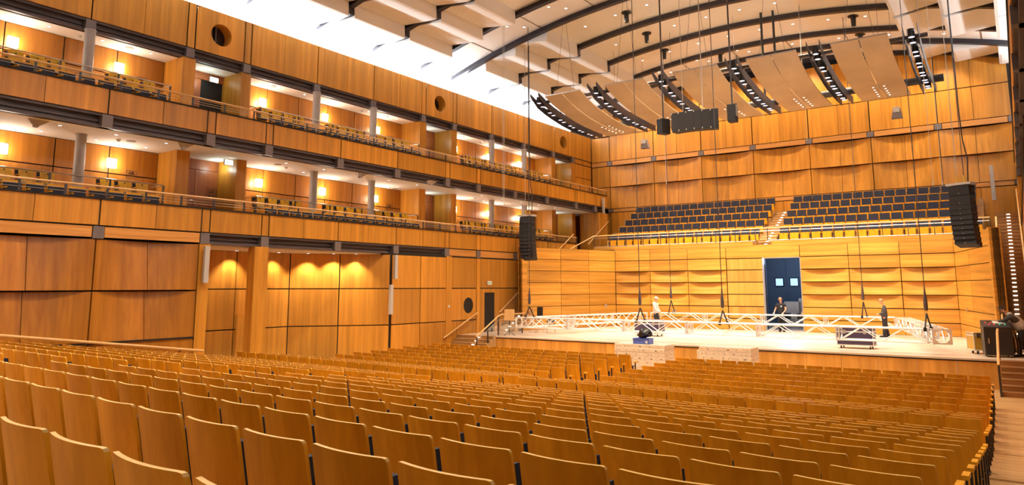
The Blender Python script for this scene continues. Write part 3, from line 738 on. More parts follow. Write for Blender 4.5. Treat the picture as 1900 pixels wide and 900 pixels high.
exit_sign('lit exit sign above the middle lower balcony door', (-26.0, 28.4, 4.62+H))
exit_sign('lit exit sign above the farthest upper balcony door', (-26.0, 41.3, 8.2+H))
exit_sign('lit exit sign above the far end door of the lower balcony', (-26.0, 41.3, 4.62+H))
exit_sign('small unlit exit sign above the blue side door beside stage', (-23.05, 30.5, .2+H), glow=False)
for y, z in ((15.2, 8.1), (28.4, 8.0), (41.3, 8.0), (16, 4.7), (28.4, 4.5), (41.3, 4.5)): light('POINT', 'exit_sign_glow', (-25.6, y, z+H), 14, (.8, 1, .95), shadow_soft_size=.1)
def wall_sign(label, loc, w, h, arrow=False, plate=False):
    m_ = MB(); t_ = .012
    m_.box(0, .006, -w/2, w/2, h/2-t_, h/2).box(0, .006, -w/2, w/2, -h/2, -h/2+t_).box(0, .006, -w/2, -w/2+t_, -h/2, h/2).box(0, .006, w/2-t_, w/2, -h/2, h/2)
    for j, (ww, zz) in enumerate(((.5, .24), (.62, .04))):
        n = 7
        for q in range(n):
            if q in (2,) and j == 0: continue
            y = -w*ww/2+w*ww*q/n; m_.box(0, .006, y, y+w*ww/n*.72, h*zz-.02, h*zz+.03)
    if arrow: m_.box(0, .006, -w*.28, w*.2, -h*.28-.012, -h*.28+.012).add([(.006, w*.18, -h*.28-.05), (.006, w*.32, -h*.28), (.006, w*.18, -h*.28+.05)], [(0, 1, 2)]).add([(.006, -w*.18, -h*.28-.05), (.006, -w*.32, -h*.28), (.006, -w*.18, -h*.28+.05)], [(0, 1, 2)])
    o = obj('wall_sign', m_, M['ink'], None, loc); tag(o, label, 'sign'); return o
wall_sign('small outlined sign on rear wall of near upper balcony', (-26.095, 13.0, 7.62+H), .34, .24)
wall_sign('small outlined sign on rear wall of near lower balcony', (-26.095, 12.9, 4.08+H), .36, .27)
wall_sign('outlined sign with arrow on the red lower balcony door', (-26.035, 16.05, 3.72+H), .42, .38, True)
wall_sign('small outlined sign on rear wall of middle lower balcony', (-26.095, 26.0, 4.06+H), .42, .3)
wall_sign('small outlined sign on rear wall of middle upper balcony', (-26.095, 26.0, 7.6+H), .42, .3)
ws = wall_sign('dark two-line sign on the angled lower side wall', (-25.0, 20.85, -1.62+H), .5, .32); ws.rotation_euler = (0, 0, -math.atan2(2.74, 3.33)+.0)
# ---------------------------------------------------------------- balcony and recess downlights
def downlight(label, loc, r, group, nrm=(0, 0, -1)):
    t = thing('downlight', label, 'ceiling light', loc, 0, group)
    n = Vector(nrm)
    obj('ring', MB().tube([Vector((0, 0, 0)), n*.012], r*1.25, 14), M['lightgrey'], t)
    obj('lens', MB().disc(n*.014, n, r, 14), M['lens'], t)
    return t
for lev, z, x0, x1, sp in (('lower', C2Z, -23.95, -25.3, .6), ('upper', C3Z, -25.45, -25.45, .6)):
    for i, (ya, yb) in enumerate(((7.0, 13.8), (17.0, 26.7), (30.0, 39.6))):
        c = int((yb-ya)/1.7)
        for q in range(c):
            y = ya+(yb-ya)*(q+.5)/c
            for x in ((x0, x1) if lev == 'lower' else (x0,)):
                downlight('tiny round downlight in the white %s balcony ceiling' % lev, (x, y, z), .05, 'downlights in the %s balcony ceiling' % lev)
            if q % 2 == 0: light('SPOT', 'balcony_beam', (-24.6 if lev == 'lower' else -25.45, y, z-.03), 80, WARM, (-24.6 if lev == 'lower' else -25.45, y, 0), spot_size=math.radians(140), spot_blend=.9, shadow_soft_size=.1)
for q, (x, y) in enumerate(((-25.4, 14.9), (-25.4, 16.9), (-25.4, 18.9), (-25.0, 20.1), (-24.35, 20.95), (-23.75, 21.7))):
    downlight('recessed downlight washing the lower left wall panels, %s from left' % ORD[q+1], (x, y, C1Z-.05), .07, 'wall washers of the lower left recess')
    light('SPOT', 'wall_washer', (x, y, C1Z-.1), 300, (1, .82, .62), (x-.15, y-.05, 0), spot_size=math.radians(105), spot_blend=.7, shadow_soft_size=.06)
for yy in (5.0, 8.8, 12.6, 18.4, 22.0, 25.5, 31.5, 35.0, 38.5):
    for k in range(12):
        x = XC+(k-5.5)*1.75
        if px_of((x, yy, vault(x)))is None: continue
        downlight('tiny round downlight in the cream vaulted ceiling', (x, yy, vault(x, .28)), .07, 'downlights in the vaulted ceiling')
for yy in (15.1, 15.8, 28.1, 28.9, 41.2, 41.9):
    for k in range(8):
        x = XC+(k-3.5)*2.5+(.5 if yy in (15.8, 28.9, 41.9) else 0); 
        downlight('tiny round downlight in a plain band of the vaulted ceiling', (x, yy, vault(x, .28)), .07, 'downlights in the plain ceiling bands')
# ---------------------------------------------------------------- canopy: five curved reflectors, six lantern channels, two pipes
PROF = [(29.9, 9.62), (30.6, 9.36), (31.3, 9.17), (32.1, 9.02), (33.0, 8.88), (34.0, 8.79), (35.0, 8.745), (36.0, 8.74), (36.85, 8.755)]
def prof_z(y):
    for (a, za), (b, zb) in zip(PROF, PROF[1:]):
        if a <= y <= b: return za+(zb-za)*(y-a)/(b-a)
    return PROF[-1][1]
PCX = [-18.03, -14.6, -11.11, -7.79, -4.41]
for i, cx in enumerate(PCX):
    t = thing('acoustic_reflector', 'curved wooden canopy panel over the stage, %s of five from left' % ORD[i+1], 'acoustic panel', (cx, 29.9, 9.62+H), 0, 'curved wooden canopy panels')
    for s in (-1, 1):
        P = [[(s*x, y-29.9, z-9.62) for x in (.02, 1.03)] for y, z in PROF]
        obj('panel', MB().slab(P, (0, 0, .05)), M['refl'], t, smooth=True)
    obj('edge_trim', MB().box(-1.03, 1.03, -.03, .0, .0, .06), M['chrome'], t)
    for s in (-1, 1):
        for k in range(5):
            y = 34.5+.42*k
            obj('spot', MB().disc((s*.22, y-29.9, prof_z(y)-9.62-.004), (0, 0, -1), .042, 12), M['lens'], t)
    for (wx, wy) in ((-.55, .3), (.55, .3), (0, 5.8)):
        obj('suspension_wire', MB().tube([(wx, wy, prof_z(29.9+wy)-9.62+.05), (wx*.15, wy, vault(cx, .28)-9.62-H)], .008, 5), M['postdark'], t)
CHX = [-19.72, -16.35, -12.9, -9.48, -6.1, -2.62]
for i, cx in enumerate(CHX):
    t = thing('lantern_channel', 'dark lighting channel of round lanterns beside the canopy panels, %s of six from left' % ORD[i+1], 'stage lights', (cx, 29.9, 9.62+H), 0, 'lantern channels of the canopy')
    for s in (-1, 1):
        P = [[(s*.24, y-29.9, z-9.62+dz) for dz in (-.08, .30)] for y, z in PROF]
        P[0][0] = (s*.24, 0, .12); 
        obj('side_plate', MB().slab(P, (s*.02, 0, 0)), M['rib'], t)
    for k in range(12):
        y = 30.35+.53*(k//2)*2+.36*(k % 2); z = prof_z(y)-9.62
        l = obj('lantern', MB().tube([(0, y-29.9, z+.34), (0, y-29.9, z+.02)], .125, 14), M['black'], t, smooth=True)
        obj('lens', MB().disc((0, y-29.9, z+.018), (0, 0, -1), .112, 16), M['lenscool'], l)
        obj('yoke', MB().box(-.15, .15, y-29.91, y-29.89, z+.34, z+.36).box(-.15, -.14, y-29.92, y-29.88, z+.15, z+.36), M['postdark'], l)
for nm, y, z, r, x0, x1, mt in (('front', 30.75, 9.60, .085, -20.0, -2.1, 'postdark'), ('rear', 36.0, 9.15, .17, -19.6, -2.0, 'black')):
    o = obj('support_pipe', MB().tube([(0, 0, 0), (x1-x0, 0, 0)], r, 14), M[mt], None, (x0, y, z+H), smooth=True)
    tag(o, 'long %s pipe carrying the canopy at its %s end' % ('pale steel' if nm == 'front' else 'thick black', nm), 'pipe')
for x in (-9.75, -9.15):
    o = obj('hanger_tube', MB().tube([(0, 0, 0), (0, 0, vault(x, .275)-9.3-H)], .06, 8), M['black'], None, (x, 36.0, 9.3+H)); tag(o, 'black tube hanging the rear canopy pipe from the ceiling, %s one' % ('left' if x < -9.4 else 'right'), 'tube')
# black ceiling lanterns
for i, (x, y) in enumerate(((-15.2, 31.6), (-15.6, 34.9), (-15.9, 38.0), (-5.8, 38.3), (-6.0, 41.5), (-13.6, 41.0))):
    t = thing('ceiling_spotlight', 'small black spotlight hanging under the cream vault, %s from front' % ORD[i+1], 'spotlight', (x, y, vault(x, .28)), 0, 'black spotlights under the vault')
    obj('canopy_plate', MB().tube([(0, 0, 0), (0, 0, -.05)], .26, 14), M['black'], t); obj('housing', MB().tube([(0, 0, -.05), (0, 0, -.55)], [.13, .11], 12), M['black'], t)
# ---------------------------------------------------------------- hung loudspeakers
def line_array(label, x, y, ztop, flip):
    t = thing('line_array', label, 'loudspeakers', (x, y, ztop), .06 if flip > 0 else -.36)
    obj('fly_frame', MB().box(-.42, .42, -.25, .25, -.06, .02), M['lightgrey'], t)
    z = -.08; ang = 0; yy = 0
    hs = [.36, .36]+[.185]*8
    for k, h in enumerate(hs):
        ang = 0 if k < 2 else math.radians(3.6*(k-1)*.55)
        c = Matrix.Translation((0, yy-math.sin(ang)*h/2+.0, z-math.cos(ang)*h/2)) @ Matrix.Rotation(-ang, 4, 'X')
        w = .70 if k < 2 else .74
        b = obj('cabinet', MB().obox(c, w, .46, h-.012), M['speaker'], t, bevel=.012)
        obj('side_handle', MB().obox(c @ Matrix.Translation((w/2+.004, 0, 0)), .01, .10, h*.4).obox(c @ Matrix.Translation((w/2+.004, .14, 0)), .012, .03, .04), M['postdark'], b)
        obj('badge', MB().obox(c @ Matrix.Translation((0, -.233, -h*.3)), .03, .008, .03), M['grey'], b)
        z -= math.cos(ang)*h; yy += math.sin(ang)*h
    for sx in (-.12, .12):
        obj('hoist_hook', MB().tube([(sx, 0, .02), (sx, 0, .3)], .035, 8), M['yellow'], t)
        obj('chain', MB().tube([(sx, 0, .3), (sx, 0, vault(x, .275)-ztop)], .012, 6), M['lightgrey'] if sx < 0 else M['postdark'], t)
    obj('signal_cable', MB().tube([(.2, .1, .02), (.26, .1, .9), (.16, .08, 1.6), (.14, .05, 2.6), (.13, .02, vault(x, .275)-ztop)], .02, 6), M['black'], t)
line_array('tall curved stack of black loudspeakers hanging at left of stage', -20.57, 30.46, 3.65+H, 1)
line_array('tall curved stack of black loudspeakers hanging at right of stage', -1.47, 30.46, 3.68+H, -1)
t = thing('speaker_cluster', 'row of black loudspeakers side by side hanging over centre stage', 'loudspeakers', (-11.18, 29.2, 7.50+H))
R_ = 3.4
for k in range(7):
    a = math.radians(-13.2+5.4*k) if k else math.radians(-17.5)
    c = Matrix.Translation((R_*math.sin(a)-.05, R_*(1-math.cos(a))*1.2-.1, -.42)) @ Matrix.Rotation(a, 4, 'Z')
    if k == 0: c = Matrix.Translation((-1.36, .38, -.38)) @ Matrix.Rotation(math.radians(-24), 4, 'Z')
    b = obj('cabinet', MB().obox(c, .352, .5, .84 if k else .68), M['speaker'], t, bevel=.012)
    if k: obj('corner_bracket', MB().obox(c @ Matrix.Translation((-.15, -.245, .38)), .03, .03, .07).obox(c @ Matrix.Translation((-.15, -.245, -.38)), .03, .03, .07), M['lightgrey'], b)
obj('rigging_frame', MB().box(-.85, .9, -.05, .45, .0, .05), M['grey'], t)
for sx, r in ((-1.36, .035), (-.35, .012), (.55, .02)): obj('hanging_cable', MB().tube([(sx, .2 if sx > -1 else .38, .05 if sx > -1 else -.04), (sx, .2 if sx > -1 else .38, vault(-11.2, .275)-7.50-H)], r, 6), M['postdark'] if sx < -1 else M['lightgrey'], t)
t = thing('hanging_speaker', 'single black loudspeaker on a pole right of the centre cluster', 'loudspeaker', (-9.28, 29.2, 7.56+H))
obj('cabinet', MB().box(-.17, .17, -.2, .2, -.74, 0), M['speaker'], t, bevel=.015); obj('bracket', MB().box(-.19, .19, -.1, .1, .0, .03).box(-.19, -.172, -.1, .1, -.5, .03).box(.172, .19, -.1, .1, -.5, .03), M['grey'], t)
obj('pole', MB().tube([(0, 0, .03), (0, 0, vault(-9.3, .275)-7.56-H)], .035, 8), M['postdark'], t)
for nm, x, z in (('left', -17.27, 8.52), ('right', -4.16, 8.49)):
    t = thing('wedge_speaker', 'small wedge loudspeaker with white top hanging at %s before the back wall' % nm, 'loudspeaker', (x, 38, z+H)); q = -.12 if nm == 'left' else .0
    obj('cabinet', MB().prism([(-.24, -.52), (.24, -.52), (.14, 0), (-.14, 0)], lambda p, s_: (p[0]+q*(p[1]+.5), .15 if s_ else -.15, p[1])), M['block'], t)
    obj('top_plate', MB().box(-.14+q*.5, .14+q*.5, -.17, .16, -.24, .01), M['lightgrey'], t)
    obj('cord', MB().tube([(q*.5, 0, 0), (q*.5, 0, vault(x, .275)-z-H)], .008, 5), M['postdark'], t)
# slim column loudspeakers
def column_speaker(label, x, y, z0, z1, mat='lightgrey', r=0):
    t = thing('column_speaker', label, 'loudspeaker', (x, y, z0), r)
    obj('body', MB().box(-.06, .06, -.09, .09, 0, z1-z0), M[mat], t, bevel=.01)
    obj('bracket', MB().box(-.16, -.06, -.02, .02, (z1-z0)*.25, (z1-z0)*.25+.04).box(-.16, -.06, -.02, .02, (z1-z0)*.75, (z1-z0)*.75+.04), M['chrome'], t)
column_speaker('slim grey column loudspeaker on the pier left of the lit recess', -22.94, 14.1, .15+H, 1.42+H)
column_speaker('slim pale column loudspeaker high on the lower side wall', -22.75, 23.15, .35+H, 1.42+H)
column_speaker('slim grey column loudspeaker lower on the side wall', -22.85, 23.0, -1.2+H, .1+H)
column_speaker('slim pale column loudspeaker at the far end of upper balcony front', -22.9, 43.25, 4.95+H, 6.0+H)
column_speaker('slim pale column loudspeaker on back wall near right edge', -.75, 45.0, 4.45+H, 6.3+H, r=PI/2)
# microphone cables over the stage
for i, (x, y, z) in enumerate(((-16.9, 40, 6.2), (-7.9, 36, 7.1), (-19.9, 27.5, 4.0), (-20.2, 27.8, 4.2), (-2.4, 31.2, 3.9), (-2.1, 31.4, 3.9))):
    o = obj('hanging_wire', MB().tube([(0, 0, 0), (0, 0, vault(x, .275)-z-H)], .009, 5).tube([(0, 0, -.12), (0, 0, .03)], .022, 8), M['lightgrey'], None, (x, y, z+H)); tag(o, 'thin wire hanging from the vault, %s of six from left' % ORD[(3, 5, 1, 2, 6, 4)[i] if False else (3, 4, 2, 1, 5, 6)[i]], 'wire', 'thin hanging wires')
# ---------------------------------------------------------------- aluminium truss frame hung above the stage
TT, TB = -1.45+H, -1.96+H
def truss(label, A, B, mods):
    A, B = Vector((A[0], A[1], 0)), Vector((B[0], B[1], 0)); L = (B-A).length; ang = math.atan2(B.y-A.y, B.x-A.x)
    t = thing('lighting_truss', label, 'truss', (A.x, A.y, TB), ang); hw = .255; hh = TT-TB; r = .027
    for y in (-hw, hw):
        for z in (r, hh-r): obj('chord', MB().tube([(0, y, z), (L, y, z)], r, 8), M['alu'], t, smooth=True)
    br = MB(); n = mods
    for k in range(n):
        x0, x1 = L*k/n+.06, L*(k+1)/n-.06; c = 4; w = (x1-x0)/c
        for q in range(c):
            a, b = x0+w*q, x0+w*(q+1)
            za, zb = (r, hh-r) if q % 2 == 0 else (hh-r, r)
            for y in (-hw, hw): br.tube([(a, y, za), (b, y, zb)], .018, 5)
            ya, yb = (-hw, hw) if q % 2 == 0 else (hw, -hw)
            for z in (r, hh-r): br.tube([(a, ya, z), (b, yb, z)], .012, 5)
    obj('bracing', br, M['alu'], t)
    for k in range(n+1):
        for x in ((L*k/n-.045, L*k/n+.045) if 0 < k < n else ((.02,) if k == 0 else (L-.02,))):
            e = MB()
            for y in (-hw, hw): e.box(x-.018, x+.018, y-.04, y+.04, .0, hh)
            for z in (0, hh-.05): e.box(x-.018, x+.018, -hw, hw, z, z+.05)
            for y, s_ in ((-hw, 1), (hw, -1)):
                for z, q in ((.05, 1), (hh-.05, -1)): e.add([(x-.018, y+s_*.04, z), (x-.018, y+s_*.16, z), (x-.018, y+s_*.04, z+q*.12), (x+.018, y+s_*.04, z), (x+.018, y+s_*.16, z), (x+.018, y+s_*.04, z+q*.12)], [(0, 1, 2), (3, 5, 4), (1, 4, 5, 2)])
            obj('end_frame', e, M['alu'], t)
    return t
truss('long front side of the silver truss frame above the stage edge', (-20.05, 28.9), (-2.72, 28.75), 6)
truss('long rear side of the silver truss frame before the stage wall', (-17.3, 38.3), (-4.95, 38.4), 4)
truss('left side of the silver truss frame running towards the stage wall', (-19.75, 29.35), (-17.65, 37.9), 3)
truss('right side of the silver truss frame, its open end facing the hall', (-2.3, 28.35), (-4.6, 38.1), 4)
def sling(label, x, y, low=0):
    t = thing('rigging_sling', label, 'sling', (x, y, TT)); h = vault(x, .275)-TT
    obj('cable', MB().tube([(0, 0, 1.25+low), (0, 0, h)], .016, 6), M['postdark'], t)
    obj('sleeve', MB().tube([(0, 0, .48+low), (0, 0, .56+low), (0, 0, .75+low), (0, 0, 1.3+low)], [.05, .07, .07, .016], 10), M['steel'], t, smooth=True)
    obj('ring', MB().tube([(.05*math.cos(a), 0, .42+low+.06*math.sin(a)) for a in [2*PI*k/10 for k in range(11)]], .012, 5), M['yellow'], t)
    obj('strap', MB().tube([(0, 0, .38+low), (-.05, -.24, .04), (-.06, -.26, -.02)], .03, 6), M['black'], t)
    obj('strap', MB().tube([(0, 0, .38+low), (.08, .24, .04), (.09, .26, -.02)], .03, 6), M['black'], t)
    obj('clamp', MB().box(-.10, .0, -.3, -.22, -.1, .03).box(.03, .14, .22, .3, -.1, .03), M['black'], t)
sling('black tapered hoist sling at the left front corner of the truss', -19.55, 29.1, .12)
sling('black tapered hoist sling on front truss, left of centre', -13.6, 28.87, .15)
sling('black tapered hoist sling on front truss, right of the standing man in white', -9.95, 28.85, .1)
sling('black tapered hoist sling at the right front corner of the truss', -2.75, 28.75, .12)
sling('black tapered hoist sling on rear truss, right of the man in pale hoodie', -16.15, 38.35, .3)
sling('black tapered hoist sling on rear truss, left of the dark clad man', -6.3, 38.4, .3)
for i, (x, y) in enumerate(((-16.85, 38.1), (-15.95, 38.1), (-15.8, 38.1), (-9.1, 38.1))):
    o = obj('truss_clamp', MB().tube([(0, -.05, .06), (0, .05, .06)], .05, 10).box(-.02, .02, -.03, .03, .1, .19).box(-.05, .05, -.02, .02, -.0, .03), M['chrome'], None, (x, y, TT)); tag(o, 'small silver clamp on the rear truss, %s from left' % ORD[i+1], 'clamp', 'silver clamps on the rear truss')
# ---------------------------------------------------------------- railings of choir and stairs
t = thing('choir_railing', 'glazed railing with wooden handrail in front of the choir seats', 'railing', (-21.6, 39.45, 5.74)); L = 20.7
for a, b in ((0, 10.0), (10.65, L)):
    obj('handrail', MB().tube([(a, 0, .70), (b, 0, .70)], .035, 8), M['rail'], t, smooth=True)
    obj('upper_rail', MB().tube([(a, 0, .55), (b, 0, .55)], .022, 8), M['chrome'], t, smooth=True)
    obj('lower_rail', MB().tube([(a, 0, .03), (b, 0, .03)], .022, 8), M['chrome'], t, smooth=True)
    n = round((b-a)/1.17)
    for k in range(n+1):
        x = a+(b-a)*k/n; obj('post', MB().box(x-.016, x+.016, -.03, .03, 0, .67), M['postdark'], t)
        if k < n: obj('glass_pane', MB().box(x+.05, a+(b-a)*(k+1)/n-.05, -.006, .006, .06, .52), M['glass'], t)
obj('handrail', MB().tube([(10.0, 0, .70), (10.65, 0, .70)], .035, 8), M['rail'], t); obj('upper_rail', MB().tube([(10.0, 0, .55), (10.65, 0, .55)], .022, 8), M['chrome'], t)
def wall_rail(label, pts, mat='rail', r=.035, name='handrail', brackets=True, off=(-.08, 0, -.06)):
    t = thing(name, label, 'handrail', pts[0]); p0 = Vector(pts[0])
    obj('rail', MB().tube([Vector(p)-p0 for p in pts], r, 8), M[mat], t, smooth=True)
    if brackets:
        for k in range(4):
            q = (Vector(pts[-1])-p0)*(.08+.28*k); obj('bracket', MB().tube([q, q+Vector((0, 0, -.07)), q+Vector(off)], .014, 5), M['postdark'], t)
    return t
wall_rail('long pale wooden handrail along the dark lower left wall', [(-22.95, 4.0, -.70+H), (-22.95, 8.12, -1.29+H), (-22.95, 14.2, -2.14+H)], r=.04, off=(-.12, 0, -.09))
def ramp(p, q): return [p, q]
wall_rail('wooden wall handrail beside the porthole rising to the stage', [(-22.98, 26.75, -2.45+H), (-22.98, 29.4, -1.32+H)])
wall_rail('wooden handrail climbing with the left choir steps', [(-23.0, 31.35, -1.35+H), (-23.0, 39.3, 3.3+H)])
wall_rail('short handrail at the top of the left choir steps', [(-23.0, 41.2, 2.75+H), (-23.0, 44.1, 4.45+H)])
wall_rail('steel railing dropping from choir to the left balcony steps', [(-21.6, 39.45, 3.13+H), (-22.5, 37.6, 2.15+H)], brackets=False)
wall_rail('wooden handrail on the outer wall of the right choir staircase', [(.22, 31.5, -1.3+H), (.22, 41.6, 4.6+H)], off=(.07, 0, -.05))
wall_rail('wooden handrail on the screen side of the right choir staircase', [(-.66, 39.45, 3.12+H), (-.66, 32.5, -1.0+H), (-.66, 32.2, -1.35+H)], off=(-.06, 0, -.05))
t = thing('stair_railing', 'glazed railing with wooden handrail beside the left stage steps', 'railing', (-20.95, 26.7, 0))
obj('handrail', MB().tube([(0, 0, 1.0), (0, 1.75, 1.9), (.02, 2.0, 1.97), (.05, 3.9, 1.97)], .035, 8), M['rail'], t, smooth=True)
obj('lower_rail', MB().tube([(0, 0, .82), (0, 1.75, 1.72), (.05, 3.9, 1.75)], .02, 8), M['chrome'], t, smooth=True)
for y, z0, z1 in ((.05, .02, 1.0), (.9, .5, 1.45), (1.75, .97, 1.9), (3.8, .97, 1.95)): obj('post', MB().box(-.018, .018, y-.03, y+.03, z0, z1), M['postdark'], t)
obj('glass_pane', MB().prism([(.95, .62), (1.7, 1.05), (1.7, 1.65), (.95, 1.28)], lambda p, s_: (.006 if s_ else -.006, p[0], p[1])), M['glass'], t)
obj('glass_pane', MB().box(.02, .032, 1.82, 3.7, 1.05, 1.68), M['glass'], t)
t = thing('stair_railing', 'wooden and steel handrail post at the right stage steps', 'railing', (-.74, 26.3, 0))
obj('handrail', MB().tube([(0, 0, .95), (0, 1.7, 1.85), (0, 2.3, 1.9)], .038, 8), M['rail'], t, smooth=True)
obj('post', MB().box(-.03, .03, -.03, .03, .02, .95), M['postdark'], t); obj('post', MB().box(-.02, .02, 1.95, 2.0, .97, 1.85), M['postdark'], t)
# ---------------------------------------------------------------- things on and before the stage
def caster(t, x, y, z0=0, r=.05):
    c = obj('caster', MB().tube([(x-.018, y, r), (x+.018, y, r)], r, 12), M['black'], t); obj('fork', MB().box(x-.035, x+.035, y-.03, y+.03, r*1.2, r*2.2), M['chrome'], c)
def flight_case(label, loc, rot, w, d, h, mat, lid=.28):
    t = thing('flight_case', label, 'case', loc, rot); z0 = .14
    obj('body', MB().box(-w/2, w/2, -d/2, d/2, z0, z0+h*(1-lid)-.01), M[mat], t); obj('lid', MB().box(-w/2, w/2, -d/2, d/2, z0+h*(1-lid)+.01, z0+h), M[mat], t)
    e = MB(); q = .022
    for z in (z0, z0+h*(1-lid)-.01, z0+h*(1-lid)+.012, z0+h):
        for y in (-d/2, d/2): e.box(-w/2-q/2, w/2+q/2, y-q/2, y+q/2, z-q/2, z+q/2)
        for x in (-w/2, w/2): e.box(x-q/2, x+q/2, -d/2, d/2, z-q/2, z+q/2)
    for x in (-w/2, w/2):
        for y in (-d/2, d/2): e.box(x-q/2, x+q/2, y-q/2, y+q/2, z0, z0+h)
    obj('edging', e, M['alu'], t)
    for x in (-w*.28, w*.28): obj('latch', MB().box(x-.05, x+.05, -d/2-.02, -d/2, z0+h*(1-lid)-.07, z0+h*(1-lid)+.07), M['chrome'], t)
    obj('handle', MB().box(-.09, .09, -d/2-.015, -d/2, z0+h*.3, z0+h*.42).box(-.06, .06, -d/2-.03, -d/2-.015, z0+h*.37, z0+h*.39), M['postdark'], t)
    obj('side_handle', MB().box(w/2, w/2+.012, -.14, .14, z0+h*.38, z0+h*.56).tube([(w/2+.03, -.08, z0+h*.47), (w/2+.03, .08, z0+h*.47)], .014, 6), M['black'], t)
    obj('wheel_board', MB().box(-w/2-.04, w/2+.04, -d/2-.03, d/2+.03, .115, .14), M['ply'], t)
    for x in (-w/2+.12, w/2-.12):
        for y in (-d/2+.1, d/2-.1): caster(t, x, y)
    return t
def zpt(px, py, z):
    d = CF+CR*((px-950)/CFOC)-CU*((py-340.39)/CFOC); k = (z-H)/d.z; return d.x*k, d.y*k
flight_case('dark flight case with silver edging beside the man in pale hoodie', (-14.75, 32.3, SZ), .05, 1.25, .75, .62, 'purple')
flight_case('dark flight case on a wheeled board behind the right part of front truss', (-5.3, 30.3, SZ), .02, 1.25, .75, .68, 'purple')
flight_case('yellow flight case on black wheels beside the dark console', (-1.32, 30.35, SZ), .42, .62, .6, .58, 'yellow', .16)
t = thing('control_desk', 'dark control console with sloping top and small lights at right stage edge', 'console', (-.80, 29.3, SZ), .16)
obj('cabinet', MB().prism([(-.36, .07), (.36, .07), (.36, 1.18), (-.36, .98)], lambda p, s_: ((.52 if s_ else -.40), -p[0], p[1]) if False else ((.40 if s_ else -.40), p[0], p[1])), M['desk'], t, bevel=.01)
obj('door', MB().box(-.34, .36, -.375, -.36, .12, .88), M['black'], t)
obj('lock', MB().box(-.3, -.26, -.385, -.375, .45, .62), M['chrome'], t); obj('side_vent', MB().box(-.408, -.40, -.1, -.04, .55, .75), M['grey'], t)
cpan = MB()
obj('key_panel', MB().prism([(-.33, 1.18-.2*.03/.72+.0), (.33, .995), (.33, 1.005), (-.33, 1.19)], lambda p, s_: ((.42 if s_ else -.42), p[0], p[1])) if False else MB().add([(-.42, -.33, 1.002), (.42, -.33, 1.002), (.42, .33, 1.002), (-.42, .33, 1.002)], [(0, 1, 2, 3)]) if False else MB().prism([(-.34, .99), (.34, 1.178), (.34, 1.186), (-.34, .998)], lambda p, s_: ((.37 if s_ else -.37), p[0], p[1])), M['postdark'], t)
for k in range(8):
    x = -.3+.075*k; y = -.12 if k % 2 else .04; z = 1.087+.277*y
    obj('indicator', MB().box(x, x+.04, y, y+.04, z, z+.024), M['redled'] if k < 4 else M['greenled'], t)
obj('cable_loop', MB().tube([(.41, -.1, .95), (.49, -.12, .8), (.53, -.14, .45), (.51, -.14, .15), (.45, -.12, .12), (.44, -.1, .4), (.43, -.1, .8)], .02, 6).tube([(.41, -.16, .95), (.51, -.18, .75), (.56, -.2, .4), (.53, -.2, .1), (.47, -.18, .2), (.45, -.16, .7)], .02, 6), M['postdark'], t, smooth=True)
for x in (-.32, .32):
    for y in (-.28, .28): caster(t, x, y, r=.035)
o = obj('paper_sheet', MB().prism([(-.13, -.036), (.13, .036), (.13, .042), (-.13, -.03)], lambda p, s_: ((.17 if s_ else -.17), p[0], p[1])), M['paper'], None, (-.72, 29.42, SZ+1.128), .16); tag(o, 'sheet of white paper lying on the dark console', 'paper')
# stacked stage decks
def deck(label, x, y, z, w, d, h, seed, group, top):
    rr = random.Random(seed); t = thing('stage_deck', label, 'stage deck', (x, y, z), 0, group)
    obj('frame', MB().box(-w/2, w/2, -d/2, d/2, 0, h-.002), M['ply'], t, bevel=.012)
    hm = MB()
    for q in range(7): a = -w/2+w*(q+.5+rr.uniform(-.48, .48))/7; l = rr.choice((.012, .014, .02, .04)); hm.box(a-l, a+l, -d/2-.004, -d/2+.01, h*.35, h*.35+.024)
    for q in range(4): a = -d/2+d*(q+.5+rr.uniform(-.3, .3))/4; l = rr.choice((.01, .014, .025)); hm.box(w/2-.01, w/2+.004, a-l, a+l, h*.35, h*.35+.022)
    obj('bolt_holes', hm, M['dark'], t)
    if top: obj('top_sheet', MB().box(-w/2+.03, w/2-.03, -d/2+.03, d/2-.03, h-.004, h+.004), M['lightgrey'], t)
for st_, (x, y, w, d, n, ztop) in enumerate(((-12.28, 26.35, 2.12, .95, 7, -2.22), (-8.93, 26.2, 2.0, .9, 6, -2.17))):
    h = .149 if st_ == 0 else .155; zt = ztop+H
    for k in range(n):
        off = .1 if (st_ == 1 and k == n-1) else random.uniform(-.02, .02)
        deck('plywood stage deck, %s from top of the %s stack before the stage' % (ORD[n-k], ('left', 'right')[st_]), x+off*.5, y+random.uniform(-.01, .01), max(.04, zt-h*(n-k)) if True else 0, w-abs(off), d, h, st_*20+k, '%s stack of stage decks' % ('left', 'right')[st_], k == n-1)
    pb = thing('wooden_pallet', 'low timber base under the %s stack of stage decks' % ('left', 'right')[st_], 'pallet', (x, y, .03)); zb = max(.04, zt-h*n)
    for xx in (-w*.4, 0, w*.4): obj('bearer', MB().box(xx-.06, xx+.06, -d*.45, d*.45, 0, zb-.03 if zb > .06 else .01), M['ply'], pb)
t = thing('plastic_crate', 'open blue plastic crate on top of the left stack of stage decks', 'crate', (-12.25, 26.2, -2.215+H))
cw, cd, ch = .33, .22, .21
cm = MB()
for x0, x1, y0, y1 in ((-cw, cw, -cd, -cd+.012), (-cw, cw, cd-.012, cd), (-cw, -cw+.012, -cd, cd), (cw-.012, cw, -cd, cd)): cm.box(x0, x1, y0, y1, 0, ch)
cm.box(-cw, cw, -cd, cd, 0, .015)
